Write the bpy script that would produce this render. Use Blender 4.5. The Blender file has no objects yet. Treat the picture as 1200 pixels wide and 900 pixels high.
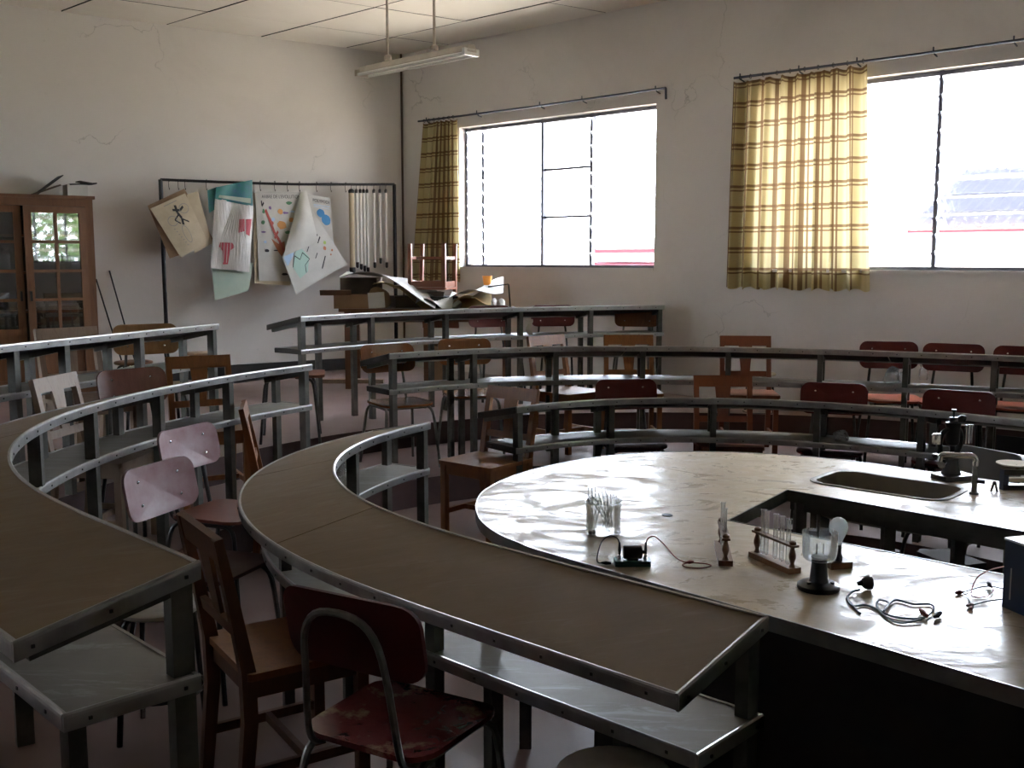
import bpy, bmesh, math, random
from math import sin, cos, pi, radians, hypot, atan2
from mathutils import Vector, Matrix
random.seed(7)
SC = bpy.context.scene
COL = SC.collection

# ------------------------------------------------------------------ camera, sky, exposure
CAM_Z = 1.82
F_PX = 1220.0
PITCH = math.atan(147 / F_PX)
cam_d = bpy.data.cameras.new('camera')
cam = bpy.data.objects.new('camera', cam_d)
COL.objects.link(cam)
cam.location = (0, 0, CAM_Z)
cam.rotation_euler = (pi / 2 - PITCH, 0, 0)
cam_d.sensor_width = 36
cam_d.lens = 36 * F_PX / 1200
cam_d.clip_start = 0.05
cam_d.clip_end = 300
SC.camera = cam

world = bpy.data.worlds.new('world')
SC.world = world
world.use_nodes = True
bg = world.node_tree.nodes['Background']
bg.inputs[0].default_value = (0.88, 0.93, 1.07, 1)
bg.inputs[1].default_value = 10.5
SC.view_settings.view_transform = 'Standard'
SC.view_settings.look = 'None'
SC.view_settings.exposure = 1.93
SC.view_settings.gamma = 1.0
SC.view_settings.use_curve_mapping = False
SC.cycles.use_denoising = True
SC.cycles.max_bounces = 10
SC.cycles.diffuse_bounces = 6
SC.cycles.glossy_bounces = 4
SC.cycles.transparent_max_bounces = 24
SC.cycles.transmission_bounces = 8
SC.cycles.sample_clamp_indirect = 8
SC.cycles.caustics_reflective = False
SC.cycles.caustics_refractive = False


def at(px, py, z):
    """point at height z on the sight line of a place in the photograph (1200 x 900)"""
    x, yd = (px - 600) / F_PX, (py - 450) / F_PX
    d = Vector((x, cos(PITCH) - yd * sin(PITCH), -sin(PITCH) - yd * cos(PITCH)))
    t = (z - CAM_Z) / d.z
    return Vector((d.x * t, d.y * t, z))


def at_depth(px, py, depth):
    x, yd = (px - 600) / F_PX, (py - 450) / F_PX
    d = Vector((x, cos(PITCH) - yd * sin(PITCH), -sin(PITCH) - yd * cos(PITCH)))
    t = depth / d.y
    return Vector((d.x * t, depth, CAM_Z + d.z * t))


def at_plane(px, py, k, along):
    """point on the vertical plane through k (2D) running along 'along'"""
    x, yd = (px - 600) / F_PX, (py - 450) / F_PX
    d = Vector((x, cos(PITCH) - yd * sin(PITCH), -sin(PITCH) - yd * cos(PITCH)))
    den = d.x * along.y - d.y * along.x
    t = (k.x * along.y - k.y * along.x) / den
    return Vector((d.x * t, d.y * t, CAM_Z + d.z * t))


# ------------------------------------------------------------------ materials
def new_mat(name):
    m = bpy.data.materials.new(name)
    m.use_nodes = True
    nt = m.node_tree
    b = nt.nodes['Principled BSDF']
    return m, nt, b


def ramp(nt, fac, stops):
    r = nt.nodes.new('ShaderNodeValToRGB')
    els = r.color_ramp.elements
    while len(els) > len(stops):
        els.remove(els[-1])
    while len(els) < len(stops):
        els.new(0.5)
    for e, (p, c) in zip(els, stops):
        e.position = p
        e.color = (*c, 1) if len(c) == 3 else c
    nt.links.new(fac, r.inputs[0])
    return r.outputs[0]


def coords(nt, scale=(1, 1, 1), kind='Object', rot=(0, 0, 0)):
    tc = nt.nodes.new('ShaderNodeTexCoord')
    mp = nt.nodes.new('ShaderNodeMapping')
    mp.inputs['Scale'].default_value = scale
    mp.inputs['Rotation'].default_value = rot
    nt.links.new(tc.outputs[kind], mp.inputs[0])
    return mp.outputs[0]


def noise(nt, vec, scale, detail=4, rough=0.55, dist=0.0):
    n = nt.nodes.new('ShaderNodeTexNoise')
    n.inputs['Scale'].default_value = scale
    n.inputs['Detail'].default_value = detail
    n.inputs['Roughness'].default_value = rough
    n.inputs['Distortion'].default_value = dist
    nt.links.new(vec, n.inputs['Vector'])
    return n.outputs['Fac']


def math_node(nt, op, a, b=None):
    n = nt.nodes.new('ShaderNodeMath')
    n.operation = op
    for i, v in enumerate((a, b)):
        if v is None:
            continue
        if isinstance(v, (int, float)):
            n.inputs[i].default_value = v
        else:
            nt.links.new(v, n.inputs[i])
    return n.outputs[0]


def mix(nt, fac, a, b):
    n = nt.nodes.new('ShaderNodeMix')
    n.data_type = 'RGBA'
    for s, v in ((n.inputs[0], fac), (n.inputs[6], a), (n.inputs[7], b)):
        if isinstance(v, (int, float)):
            s.default_value = v
        elif isinstance(v, tuple):
            s.default_value = (*v, 1)
        else:
            nt.links.new(v, s)
    return n.outputs[2]


def bump(nt, b, h, strength=0.2, dist=0.01):
    n = nt.nodes.new('ShaderNodeBump')
    n.inputs['Strength'].default_value = strength
    n.inputs['Distance'].default_value = dist
    nt.links.new(h, n.inputs['Height'])
    nt.links.new(n.outputs[0], b.inputs['Normal'])


def speckled(name, c0, c1, rough=0.5, metal=0.0, scale=6, rvar=0.15, spec=0.5, detail=5, bmp=0.0, stretch=(1, 1, 1)):
    m, nt, b = new_mat(name)
    v = coords(nt, stretch)
    n = noise(nt, v, scale, detail, 0.6)
    nt.links.new(ramp(nt, n, [(0.3, c0), (0.7, c1)]), b.inputs['Base Color'])
    n2 = noise(nt, v, scale * 2.3, 3)
    r = nt.nodes.new('ShaderNodeMapRange')
    r.inputs[3].default_value = max(0.03, rough - rvar)
    r.inputs[4].default_value = min(1, rough + rvar)
    nt.links.new(n2, r.inputs[0])
    nt.links.new(r.outputs[0], b.inputs['Roughness'])
    b.inputs['Metallic'].default_value = metal
    b.inputs['Specular IOR Level'].default_value = spec
    if bmp:
        bump(nt, b, n2, bmp)
    return m


def wood(name, c0, c1, rough=0.42, scale=9, stretch=(1, 1, 8), worn=None):
    m, nt, b = new_mat(name)
    v = coords(nt, (stretch[0], stretch[1], 1.0 / max(stretch[2], 1) * 1.0))
    n = noise(nt, v, scale * 2.2, 6, 0.65, 0.6)
    col = ramp(nt, n, [(0.25, c0), (0.55, c1), (0.8, tuple(x * 0.75 for x in c0))])
    if worn:
        v2 = coords(nt)
        n2 = noise(nt, v2, 7, 5, 0.65)
        f = ramp(nt, n2, [(0.57, (0, 0, 0)), (0.66, (1, 1, 1))])
        col = mix(nt, f, col, worn)
    nt.links.new(col, b.inputs['Base Color'])
    b.inputs['Roughness'].default_value = rough
    bump(nt, b, n, 0.08, 0.004)
    return m


def plain(name, c, rough=0.5, metal=0.0, spec=0.5):
    m, nt, b = new_mat(name)
    b.inputs['Base Color'].default_value = (*c, 1)
    b.inputs['Roughness'].default_value = rough
    b.inputs['Metallic'].default_value = metal
    b.inputs['Specular IOR Level'].default_value = spec
    return m


def thin_glass(name, tint=(0.97, 0.98, 0.98), refl=0.08, rough=0.02, base=0.0):
    m, nt, b = new_mat(name)
    nt.nodes.remove(b)
    out = nt.nodes['Material Output']
    tr = nt.nodes.new('ShaderNodeBsdfTransparent')
    tr.inputs[0].default_value = (*tint, 1)
    gl = nt.nodes.new('ShaderNodeBsdfGlossy')
    gl.inputs['Roughness'].default_value = rough
    gl.inputs[0].default_value = (1, 1, 1, 1)
    fr = nt.nodes.new('ShaderNodeLayerWeight')
    fr.inputs[0].default_value = 0.35
    f = math_node(nt, 'MULTIPLY_ADD', fr.outputs['Fresnel'], 0.75)
    f.node.inputs[2].default_value = refl
    mx = nt.nodes.new('ShaderNodeMixShader')
    nt.links.new(f, mx.inputs[0])
    nt.links.new(tr.outputs[0], mx.inputs[1])
    nt.links.new(gl.outputs[0], mx.inputs[2])
    last = mx.outputs[0]
    if base:
        df = nt.nodes.new('ShaderNodeBsdfTranslucent')
        df.inputs[0].default_value = (0.85, 0.9, 0.92, 1)
        d2 = nt.nodes.new('ShaderNodeBsdfDiffuse')
        d2.inputs[0].default_value = (0.85, 0.9, 0.92, 1)
        a = nt.nodes.new('ShaderNodeAddShader')
        mh = nt.nodes.new('ShaderNodeMixShader')
        mh.inputs[0].default_value = 0.5
        nt.links.new(df.outputs[0], mh.inputs[1])
        nt.links.new(d2.outputs[0], mh.inputs[2])
        m2 = nt.nodes.new('ShaderNodeMixShader')
        m2.inputs[0].default_value = base
        nt.links.new(last, m2.inputs[1])
        nt.links.new(mh.outputs[0], m2.inputs[2])
        last = m2.outputs[0]
    nt.links.new(last, out.inputs[0])
    return m


def plaster(name, c, stain, crack=True):
    m, nt, b = new_mat(name)
    v = coords(nt)
    big = noise(nt, v, 0.7, 6, 0.6, 0.4)
    col = ramp(nt, big, [(0.3, stain), (0.55, c), (0.8, tuple(min(1, x * 1.05) for x in c))])
    spots = noise(nt, v, 9, 4, 0.7)
    f = ramp(nt, spots, [(0.68, (0, 0, 0)), (0.8, (0.35, 0.35, 0.35))])
    col = mix(nt, f, col, tuple(x * 0.6 for x in stain))
    if crack:
        vo = nt.nodes.new('ShaderNodeTexVoronoi')
        vo.feature = 'DISTANCE_TO_EDGE'
        vo.inputs['Scale'].default_value = 0.9
        wob = nt.nodes.new('ShaderNodeTexNoise')
        wob.inputs['Scale'].default_value = 4
        wob.inputs['Detail'].default_value = 6
        nt.links.new(v, wob.inputs['Vector'])
        ad = nt.nodes.new('ShaderNodeVectorMath')
        ad.operation = 'MULTIPLY_ADD'
        ad.inputs[1].default_value = (0.5, 0.5, 0.5)
        nt.links.new(wob.outputs['Color'], ad.inputs[0])
        nt.links.new(v, ad.inputs[2])
        nt.links.new(ad.outputs[0], vo.inputs['Vector'])
        ln = ramp(nt, vo.outputs['Distance'], [(0.0, (1, 1, 1)), (0.006, (0, 0, 0))])
        msk = ramp(nt, noise(nt, v, 0.8, 2), [(0.56, (0, 0, 0)), (0.66, (0.55, 0.55, 0.55))])
        col = mix(nt, math_node(nt, 'MULTIPLY', ln, msk), col, tuple(x * 0.35 for x in stain))
    nt.links.new(col, b.inputs['Base Color'])
    b.inputs['Roughness'].default_value = 0.85
    b.inputs['Specular IOR Level'].default_value = 0.25
    bump(nt, b, noise(nt, v, 14, 5), 0.12, 0.01)
    return m


def laminate(name, c0, c1, scratch, rough=0.32, smear=0.5, film=0.0, run=5.0):
    m, nt, b = new_mat(name)
    v = coords(nt, kind='Object')
    n = noise(nt, v, 2.2, 6, 0.65, 0.8)
    col = ramp(nt, n, [(0.3, c0), (0.62, c1)])
    v2 = coords(nt, (1.0, run, 1.0), rot=(0, 0, 0.5))
    n2 = noise(nt, v2, 3.2, 8, 0.7, 1.2)
    f = ramp(nt, n2, [(0.55, (0, 0, 0)), (0.64, (smear, smear, smear))])
    col = mix(nt, f, col, scratch)
    nt.links.new(col, b.inputs['Base Color'])
    rr = nt.nodes.new('ShaderNodeMapRange')
    rr.inputs[3].default_value = rough - 0.1
    rr.inputs[4].default_value = rough + 0.22
    nt.links.new(noise(nt, v2, 5, 6, 0.7, 1.0), rr.inputs[0])
    if film:
        f2 = noise(nt, coords(nt, (1, 1.5, 1), rot=(0, 0, 0.6)), 3.4, 9, 0.72, 1.6)
        fm = ramp(nt, f2, [(0.45, (0, 0, 0)), (0.60, (1, 1, 1))])
        fm2 = math_node(nt, 'MULTIPLY', fm, film)
        nt.links.new(mix(nt, fm2, rr.outputs[0], (0.62, 0.62, 0.62)), b.inputs['Roughness'])
        sp = nt.nodes.new('ShaderNodeMapRange')
        sp.inputs[3].default_value = 0.5
        sp.inputs[4].default_value = 0.5 - 0.42 * film
        nt.links.new(fm, sp.inputs[0])
        nt.links.new(sp.outputs[0], b.inputs['Specular IOR Level'])
        return m
    nt.links.new(rr.outputs[0], b.inputs['Roughness'])
    return m


def plaid(name, nx, nz):
    """check curtain cloth, light shines through it"""
    m, nt, b = new_mat(name)
    nt.nodes.remove(b)
    out = nt.nodes['Material Output']
    uv = nt.nodes.new('ShaderNodeTexCoord')
    sp = nt.nodes.new('ShaderNodeSeparateXYZ')
    nt.links.new(uv.outputs['UV'], sp.inputs[0])
    def band(o, k, w, gap):  # a wide and a narrow line in each repeat
        fr = math_node(nt, 'FRACT', math_node(nt, 'MULTIPLY', o, k))
        a = math_node(nt, 'LESS_THAN', fr, w)
        c = math_node(nt, 'MULTIPLY', math_node(nt, 'GREATER_THAN', fr, gap), math_node(nt, 'LESS_THAN', fr, gap + w * 0.6))
        return math_node(nt, 'MAXIMUM', a, c)
    bu = band(sp.outputs[0], nx, 0.15, 0.25)
    bv = band(sp.outputs[1], nz, 0.13, 0.22)
    wide = math_node(nt, 'LESS_THAN', math_node(nt, 'FRACT', math_node(nt, 'MULTIPLY', sp.outputs[0], nx * 0.5)), 0.42)
    base = mix(nt, math_node(nt, 'MULTIPLY', wide, 0.35), (0.58, 0.50, 0.29), (0.44, 0.33, 0.15))
    f = math_node(nt, 'MULTIPLY', math_node(nt, 'ADD', bu, bv), 0.8)
    f = math_node(nt, 'MINIMUM', f, 0.9)
    col = mix(nt, f, base, (0.13, 0.06, 0.03))
    d = nt.nodes.new('ShaderNodeBsdfDiffuse')
    t = nt.nodes.new('ShaderNodeBsdfTranslucent')
    nt.links.new(col, d.inputs[0])
    nt.links.new(col, t.inputs[0])
    mx = nt.nodes.new('ShaderNodeMixShader')
    mx.inputs[0].default_value = 0.24
    nt.links.new(d.outputs[0], mx.inputs[1])
    nt.links.new(t.outputs[0], mx.inputs[2])
    nt.links.new(mx.outputs[0], out.inputs[0])
    return m


M = {}
M['wall_l'] = plaster('lime_wash_left', (0.70, 0.675, 0.64), (0.62, 0.59, 0.55))
M['wall_r'] = plaster('lime_wash_right', (0.66, 0.63, 0.615), (0.58, 0.55, 0.53))
M['ceil'] = plaster('ceiling_board', (0.74, 0.71, 0.64), (0.66, 0.62, 0.54), crack=False)
M['dark'] = plain('dark_void', (0.012, 0.011, 0.010), 0.9)
M['skirt'] = plain('black_skirting_paint', (0.012, 0.011, 0.012), 0.5)
M['floor'] = speckled('red_cement_floor', (0.165, 0.105, 0.093), (0.225, 0.155, 0.14), 0.40, scale=1.2, rvar=0.05, detail=4)
M['riser'] = speckled('dark_riser_paint', (0.035, 0.014, 0.012), (0.06, 0.025, 0.02), 0.6, scale=5)
M['post'] = speckled('worn_grey_post', (0.055, 0.055, 0.046), (0.10, 0.10, 0.085), 0.38, 0.25, 14)
M['alu'] = speckled('scuffed_aluminium_strip', (0.28, 0.28, 0.27), (0.42, 0.42, 0.41), 0.32, 0.9, 10, 0.08)
M['screw'] = plain('dark_screw', (0.05, 0.05, 0.05), 0.5, 0.6)
M['tan'] = laminate('tan_laminate', (0.155, 0.102, 0.046), (0.20, 0.135, 0.066), (0.26, 0.22, 0.16), 0.42, 0.3)
M['shelf'] = laminate('grey_shelf_laminate', (0.19, 0.18, 0.15), (0.25, 0.235, 0.195), (0.40, 0.40, 0.38), 0.36, 0.55)
M['cream'] = laminate('worn_cream_laminate', (0.46, 0.38, 0.27), (0.58, 0.49, 0.36), (0.66, 0.61, 0.53), 0.21, 0.6, 0.85, 1.5)
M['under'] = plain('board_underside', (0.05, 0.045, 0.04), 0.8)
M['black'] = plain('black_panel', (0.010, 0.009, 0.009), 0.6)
M['blk_gloss'] = plain('black_plastic', (0.012, 0.012, 0.014), 0.28)
M['iron'] = plain('black_iron', (0.02, 0.02, 0.022), 0.4, 0.6)
M['chrome'] = plain('chrome', (0.7, 0.7, 0.72), 0.15, 1.0)
M['steel'] = speckled('dull_sink_steel', (0.15, 0.13, 0.095), (0.22, 0.19, 0.145), 0.55, 0.15, 6)
M['tube'] = speckled('grey_chair_tube', (0.12, 0.12, 0.11), (0.24, 0.24, 0.22), 0.35, 0.7, 20)
M['tube_dk'] = speckled('dark_chair_tube', (0.03, 0.03, 0.03), (0.07, 0.065, 0.06), 0.35, 0.5, 20)
M['oak'] = wood('orange_brown_wood', (0.135, 0.046, 0.011), (0.235, 0.092, 0.024), 0.40)
M['oak_dk'] = wood('dark_brown_wood', (0.075, 0.026, 0.008), (0.12, 0.046, 0.015), 0.45)
M['oak_pale'] = wood('dry_pale_wood', (0.2025, 0.1312, 0.0863), (0.2850, 0.2025, 0.1425), 0.6)
M['oak_mid'] = wood('reddish_brown_wood', (0.125, 0.036, 0.015), (0.185, 0.058, 0.023), 0.42)
M['ply_red'] = speckled('dark_red_ply', (0.056, 0.006, 0.005), (0.078, 0.010, 0.008), 0.45, 0, 8, spec=0.25)
M['ply_worn'] = wood('worn_dark_red_seat', (0.09, 0.016, 0.016), (0.13, 0.03, 0.03), 0.13, worn=(0.26, 0.17, 0.11))
M['ply_pink'] = speckled('dusty_faded_red_ply', (0.18, 0.05, 0.055), (0.31, 0.19, 0.20), 0.42, 0, 5)
M['ply_brown'] = wood('varnished_brown_ply', (0.15, 0.058, 0.020), (0.21, 0.088, 0.032), 0.25)
M['ply_tan'] = wood('tan_ply', (0.26, 0.14, 0.06), (0.34, 0.20, 0.09), 0.4)
M['ply_choc'] = wood('chocolate_ply', (0.11, 0.045, 0.03), (0.15, 0.06, 0.04), 0.22)
M['ply_orange'] = plain('orange_red_seat', (0.34, 0.075, 0.035), 0.3)
M['ply_mauve'] = speckled('dull_mauve_seat', (0.10, 0.05, 0.048), (0.14, 0.08, 0.078), 0.6, spec=0.2)
M['ply_rb'] = wood('red_brown_seat', (0.16, 0.05, 0.03), (0.2, 0.065, 0.04), 0.3)
M['stooltop'] = speckled('grey_worn_stool_top', (0.38, 0.36, 0.32), (0.58, 0.55, 0.5), 0.5, 0, 9)
M['cab'] = wood('cabinet_wood', (0.10, 0.040, 0.014), (0.155, 0.068, 0.026), 0.5)
M['stoolback'] = plain('grey_plastic_back', (0.10, 0.095, 0.085), 0.5)
M['cab_in'] = plain('cabinet_inside', (0.035, 0.028, 0.022), 0.8)
M['glass'] = thin_glass('window_glass', (0.96, 0.98, 0.98), 0.03)
M['cabglass'] = thin_glass('cabinet_glass', (0.75, 0.77, 0.77), 0.10)
M['labglass'] = thin_glass('lab_glass', (0.985, 0.99, 0.99), 0.05, 0.03, 0.06)
M['cupglass'] = thin_glass('cloudy_cup_plastic', (0.95, 0.965, 0.975), 0.03, 0.06, 0.055)
M['bag'] = thin_glass('clear_plastic_bag', (0.85, 0.86, 0.86), 0.18, 0.15, 0.15)
M['bulb'] = thin_glass('frosted_bulb_glass', (0.9, 0.93, 0.95), 0.08, 0.12, 0.6)
M['frame'] = speckled('blue_grey_window_frame', (0.12, 0.12, 0.15), (0.20, 0.20, 0.23), 0.5, 0.2, 9)
M['rod'] = plain('dark_blue_grey_rod', (0.05, 0.055, 0.08), 0.4, 0.3)
M['curtain'] = plaid('yellow_check_cloth', 9.0, 10.0)
M['curtain_n'] = plaid('yellow_check_cloth_narrow', 7.0, 10.5)
M['card'] = speckled('brown_cardboard', (0.20, 0.12, 0.065), (0.30, 0.19, 0.11), 0.85, 0, 5)
M['card_dk'] = speckled('dark_cardboard', (0.05, 0.033, 0.022), (0.09, 0.06, 0.04), 0.85, 0, 5)
M['paper'] = speckled('dusty_white_paper', (0.50, 0.49, 0.45), (0.62, 0.61, 0.57), 0.8, 0, 4)
M['paper_grey'] = speckled('grey_board_paper', (0.36, 0.35, 0.32), (0.5, 0.49, 0.45), 0.7, 0, 4)
M['paper_buff'] = speckled('aged_buff_paper', (0.50, 0.42, 0.29), (0.62, 0.54, 0.39), 0.8, 0, 6)
M['paper_brown'] = speckled('browned_paper', (0.22, 0.14, 0.08), (0.32, 0.22, 0.14), 0.85, 0, 6)
M['ochre'] = speckled('ochre_board', (0.32, 0.22, 0.08), (0.42, 0.30, 0.12), 0.7, 0, 5)
M['teal'] = speckled('teal_green_print', (0.02, 0.22, 0.16), (0.05, 0.16, 0.24), 0.4, 0, 14)
M['mint'] = speckled('faded_green_print', (0.36, 0.46, 0.38), (0.46, 0.54, 0.44), 0.6, 0, 6)
M['plastic_sheet'] = speckled('shiny_plastic_over_print', (0.52, 0.49, 0.45), (0.70, 0.68, 0.65), 0.22, 0, 7, stretch=(4, 4, 0.4), bmp=0.5)
for n_, c_ in dict(ink=(0.03, 0.03, 0.035), red=(0.45, 0.10, 0.08), rust=(0.42, 0.16, 0.08), blue=(0.05, 0.22, 0.45), sky=(0.45, 0.62, 0.80), green=(0.10, 0.25, 0.13), lime=(0.35, 0.48, 0.12), orange=(0.62, 0.30, 0.10), purple=(0.2, 0.12, 0.28), grey=(0.3, 0.3, 0.3), seagreen=(0.42, 0.60, 0.52), tanp=(0.6, 0.45, 0.28), wine=(0.42, 0.07, 0.09)).items():
    M['p_' + n_] = plain('printed_' + n_, c_, 0.7)
M['rolled'] = plain('rolled_chart_paper', (0.74, 0.72, 0.68), 0.7)
M['rolled_b'] = plain('rolled_buff_paper', (0.58, 0.48, 0.33), 0.7)
M['conduit'] = plain('brown_conduit', (0.08, 0.05, 0.035), 0.6)
M['lampbody'] = speckled('dusty_lamp_housing', (0.42, 0.37, 0.30), (0.52, 0.47, 0.40), 0.5, 0, 8)
M['lamptube'] = plain('unlit_fluorescent_tube', (0.78, 0.77, 0.74), 0.25)
M['bluebox'] = plain('dark_blue_enamel', (0.012, 0.028, 0.07), 0.35)
M['boxlid'] = plain('pale_grey_enamel', (0.5, 0.52, 0.54), 0.35)
M['motorgreen'] = plain('green_plastic_base', (0.015, 0.09, 0.075), 0.35)
M['rackwood'] = wood('rack_wood', (0.13, 0.06, 0.028), (0.20, 0.10, 0.05), 0.4)
M['cord'] = plain('dark_rubber_cord', (0.02, 0.025, 0.035), 0.4)
M['cord_blue'] = plain('blue_grey_flex', (0.10, 0.15, 0.19), 0.4)
M['cord_red'] = plain('red_flex', (0.25, 0.03, 0.02), 0.4)
M['orangeplastic'] = plain('orange_plastic', (0.75, 0.28, 0.03), 0.4)
M['ground'] = plain('pale_dust_ground', (0.54, 0.46, 0.35), 0.9)
M['white_ext'] = plain('white_outside_wall', (0.75, 0.74, 0.72), 0.8)
M['red_ext'] = plain('red_outside_band', (0.045, 0.010, 0.014), 0.9, 0.0, 0.1)
M['roof_ext'] = plain('galvanised_roof_sheet', (0.036, 0.035, 0.042), 0.9, 0.0, 0.1)
M['leaf'] = speckled('green_leaves', (0.05, 0.12, 0.02), (0.14, 0.24, 0.05), 0.6, 0, 8)
M['bark'] = plain('bark', (0.12, 0.09, 0.06), 0.9)


# ------------------------------------------------------------------ mesh helpers
class MB:
    def __init__(self):
        self.v, self.f, self.uv = [], [], None

    def add(self, vs, fs):
        o = len(self.v)
        self.v += [tuple(p) for p in vs]
        self.f += [tuple(i + o for i in q) for q in fs]
        return self

    def box(self, c, d, rot=None):
        c = Vector(c)
        vs = []
        for sx in (-.5, .5):
            for sy in (-.5, .5):
                for sz in (-.5, .5):
                    p = Vector((sx * d[0], sy * d[1], sz * d[2]))
                    vs.append(c + (rot @ p if rot else p))
        return self.add(vs, [(0, 1, 3, 2), (4, 6, 7, 5), (0, 4, 5, 1), (2, 3, 7, 6), (0, 2, 6, 4), (1, 5, 7, 3)])

    def beam(self, a, b, w, h, up=(0, 0, 1)):
        """rectangular bar from a to b; w across, h along 'up'"""
        a, b = Vector(a), Vector(b)
        t = (b - a).normalized()
        s = t.cross(Vector(up))
        if s.length < 1e-4:
            s = t.cross(Vector((0, 1, 0)))
        s.normalize()
        u = s.cross(t)
        vs = [p + s * (i * w / 2) + u * (j * h / 2) for p in (a, b) for i, j in ((-1, -1), (1, -1), (1, 1), (-1, 1))]
        return self.add(vs, [(3, 2, 1, 0), (4, 5, 6, 7), (0, 1, 5, 4), (1, 2, 6, 5), (2, 3, 7, 6), (3, 0, 4, 7)])

    def tube(self, pts, r, n=8, closed=False):
        pts = [Vector(p) for p in pts]
        k = len(pts)
        rs = r if isinstance(r, (list, tuple)) else [r] * k
        vs, fs = [], []
        prev = None
        for i in range(k):
            if closed:
                t = (pts[(i + 1) % k] - pts[i - 1])
            else:
                t = pts[min(i + 1, k - 1)] - pts[max(i - 1, 0)]
            t.normalize()
            if prev is None:
                a = t.orthogonal().normalized()
            else:
                a = prev - t * prev.dot(t)
                a = a.normalized() if a.length > 1e-5 else t.orthogonal().normalized()
            prev = a
            b = t.cross(a)
            for j in range(n):
                an = 2 * pi * j / n
                vs.append(pts[i] + (a * cos(an) + b * sin(an)) * rs[i])
        for i in range(k if closed else k - 1):
            for j in range(n):
                i2 = (i + 1) % k
                fs.append((i * n + j, i * n + (j + 1) % n, i2 * n + (j + 1) % n, i2 * n + j))
        if not closed:
            fs.append(tuple(reversed(range(n))))
            fs.append(tuple((k - 1) * n + j for j in range(n)))
        return self.add(vs, fs)

    def lathe(self, prof, n=20, c=(0, 0, 0), cap=True):
        c = Vector(c)
        vs, fs = [], []
        for r, z in prof:
            for j in range(n):
                a = 2 * pi * j / n
                vs.append(c + Vector((r * cos(a), r * sin(a), z)))
        for i in range(len(prof) - 1):
            for j in range(n):
                fs.append((i * n + j, i * n + (j + 1) % n, (i + 1) * n + (j + 1) % n, (i + 1) * n + j))
        if cap:
            if prof[0][0] > 1e-4:
                fs.append(tuple(reversed(range(n))))
            if prof[-1][0] > 1e-4:
                fs.append(tuple((len(prof) - 1) * n + j for j in range(n)))
        return self.add(vs, fs)

    def prism(self, poly, z0, z1):
        n = len(poly)
        vs = [(p[0], p[1], z0) for p in poly] + [(p[0], p[1], z1) for p in poly]
        fs = [tuple(reversed(range(n))), tuple(range(n, 2 * n))]
        fs += [(i, (i + 1) % n, n + (i + 1) % n, n + i) for i in range(n)]
        return self.add(vs, fs)

    def sweep(self, rows, closed_profile=True, caps=True):
        """rows: list of equal-length profile point lists"""
        n = len(rows[0])
        vs = [p for r in rows for p in r]
        fs = []
        for i in range(len(rows) - 1):
            for j in range(n if closed_profile else n - 1):
                j2 = (j + 1) % n
                fs.append((i * n + j, i * n + j2, (i + 1) * n + j2, (i + 1) * n + j))
        if caps and closed_profile:
            fs.append(tuple(reversed(range(n))))
            fs.append(tuple((len(rows) - 1) * n + j for j in range(n)))
        return self.add(vs, fs)

    def panel(self, outline, th, fn):
        """smooth sheet with a rounded outline: outline 2D points, fn(x, y) -> 3D point, th along local normal given by fn's third arg"""
        n = len(outline)
        rings = (1.0, 0.82, 0.55, 0.25)
        vs, fs = [], []
        for side in (0, 1):
            for k in rings:
                for p in outline:
                    vs.append(fn(p[0] * k, p[1] * k, th * (0.5 - side)))
            vs.append(fn(0, 0, th * (0.5 - side)))
        per = n * len(rings) + 1
        for side in (0, 1):
            o = per * side
            for q in range(len(rings) - 1):
                for j in range(n):
                    a = (o + q * n + j, o + q * n + (j + 1) % n, o + (q + 1) * n + (j + 1) % n, o + (q + 1) * n + j)
                    fs.append(a if side == 0 else tuple(reversed(a)))
            for j in range(n):
                a = (o + 3 * n + j, o + 3 * n + (j + 1) % n, o + per - 1)
                fs.append(a if side == 0 else tuple(reversed(a)))
        for j in range(n):
            fs.append((j, per + j, per + (j + 1) % n, (j + 1) % n))
        return self.add(vs, fs)

    def mesh(self, name, mat, smooth=False):
        me = bpy.data.meshes.new(name)
        me.from_pydata(self.v, [], self.f)
        bm = bmesh.new()
        bm.from_mesh(me)
        bmesh.ops.recalc_face_normals(bm, faces=bm.faces)
        bm.to_mesh(me)
        bm.free()
        if mat:
            me.materials.append(mat)
        if smooth:
            for p in me.polygons:
                p.use_smooth = True
            try:
                me.set_sharp_from_angle(angle=radians(40))
            except Exception:
                pass
        return me


def link(name, me, parent=None):
    o = bpy.data.objects.new(name, me)
    COL.objects.link(o)
    if parent is not None:
        o.parent = parent
    return o


def obj(name, mb, mat, parent=None, smooth=False):
    return link(name, mb.mesh(name, mat, smooth), parent)


def tag(o, label=None, cat=None, group=None, kind=None):
    if label:
        o['label'] = label
    if cat:
        o['category'] = cat
    if group:
        o['group'] = group
    if kind:
        o['kind'] = kind
    return o


def thing(name, label, cat, loc=(0, 0, 0), rotz=0.0, group=None):
    o = link(name, None)
    o.location = loc
    o.rotation_euler = (0, 0, rotz)
    return tag(o, label, cat, group)


def catmull(pts, sub=6, closed=False):
    pts = [Vector(p) for p in pts]
    out = []
    n = len(pts)
    for i in range(n if closed else n - 1):
        if closed:
            p0, p1, p2, p3 = pts[i - 1], pts[i], pts[(i + 1) % n], pts[(i + 2) % n]
        else:
            p1, p2 = pts[i], pts[i + 1]
            p0 = pts[i - 1] if i else p1 * 2 - p2
            p3 = pts[i + 2] if i + 2 < n else p2 * 2 - p1
        for s in range(sub):
            t = s / sub
            out.append(0.5 * ((2 * p1) + (p2 - p0) * t + (2 * p0 - 5 * p1 + 4 * p2 - p3) * t * t + (3 * p1 - p0 - 3 * p2 + p3) * t ** 3))
    if not closed:
        out.append(pts[-1])
    return out


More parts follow.
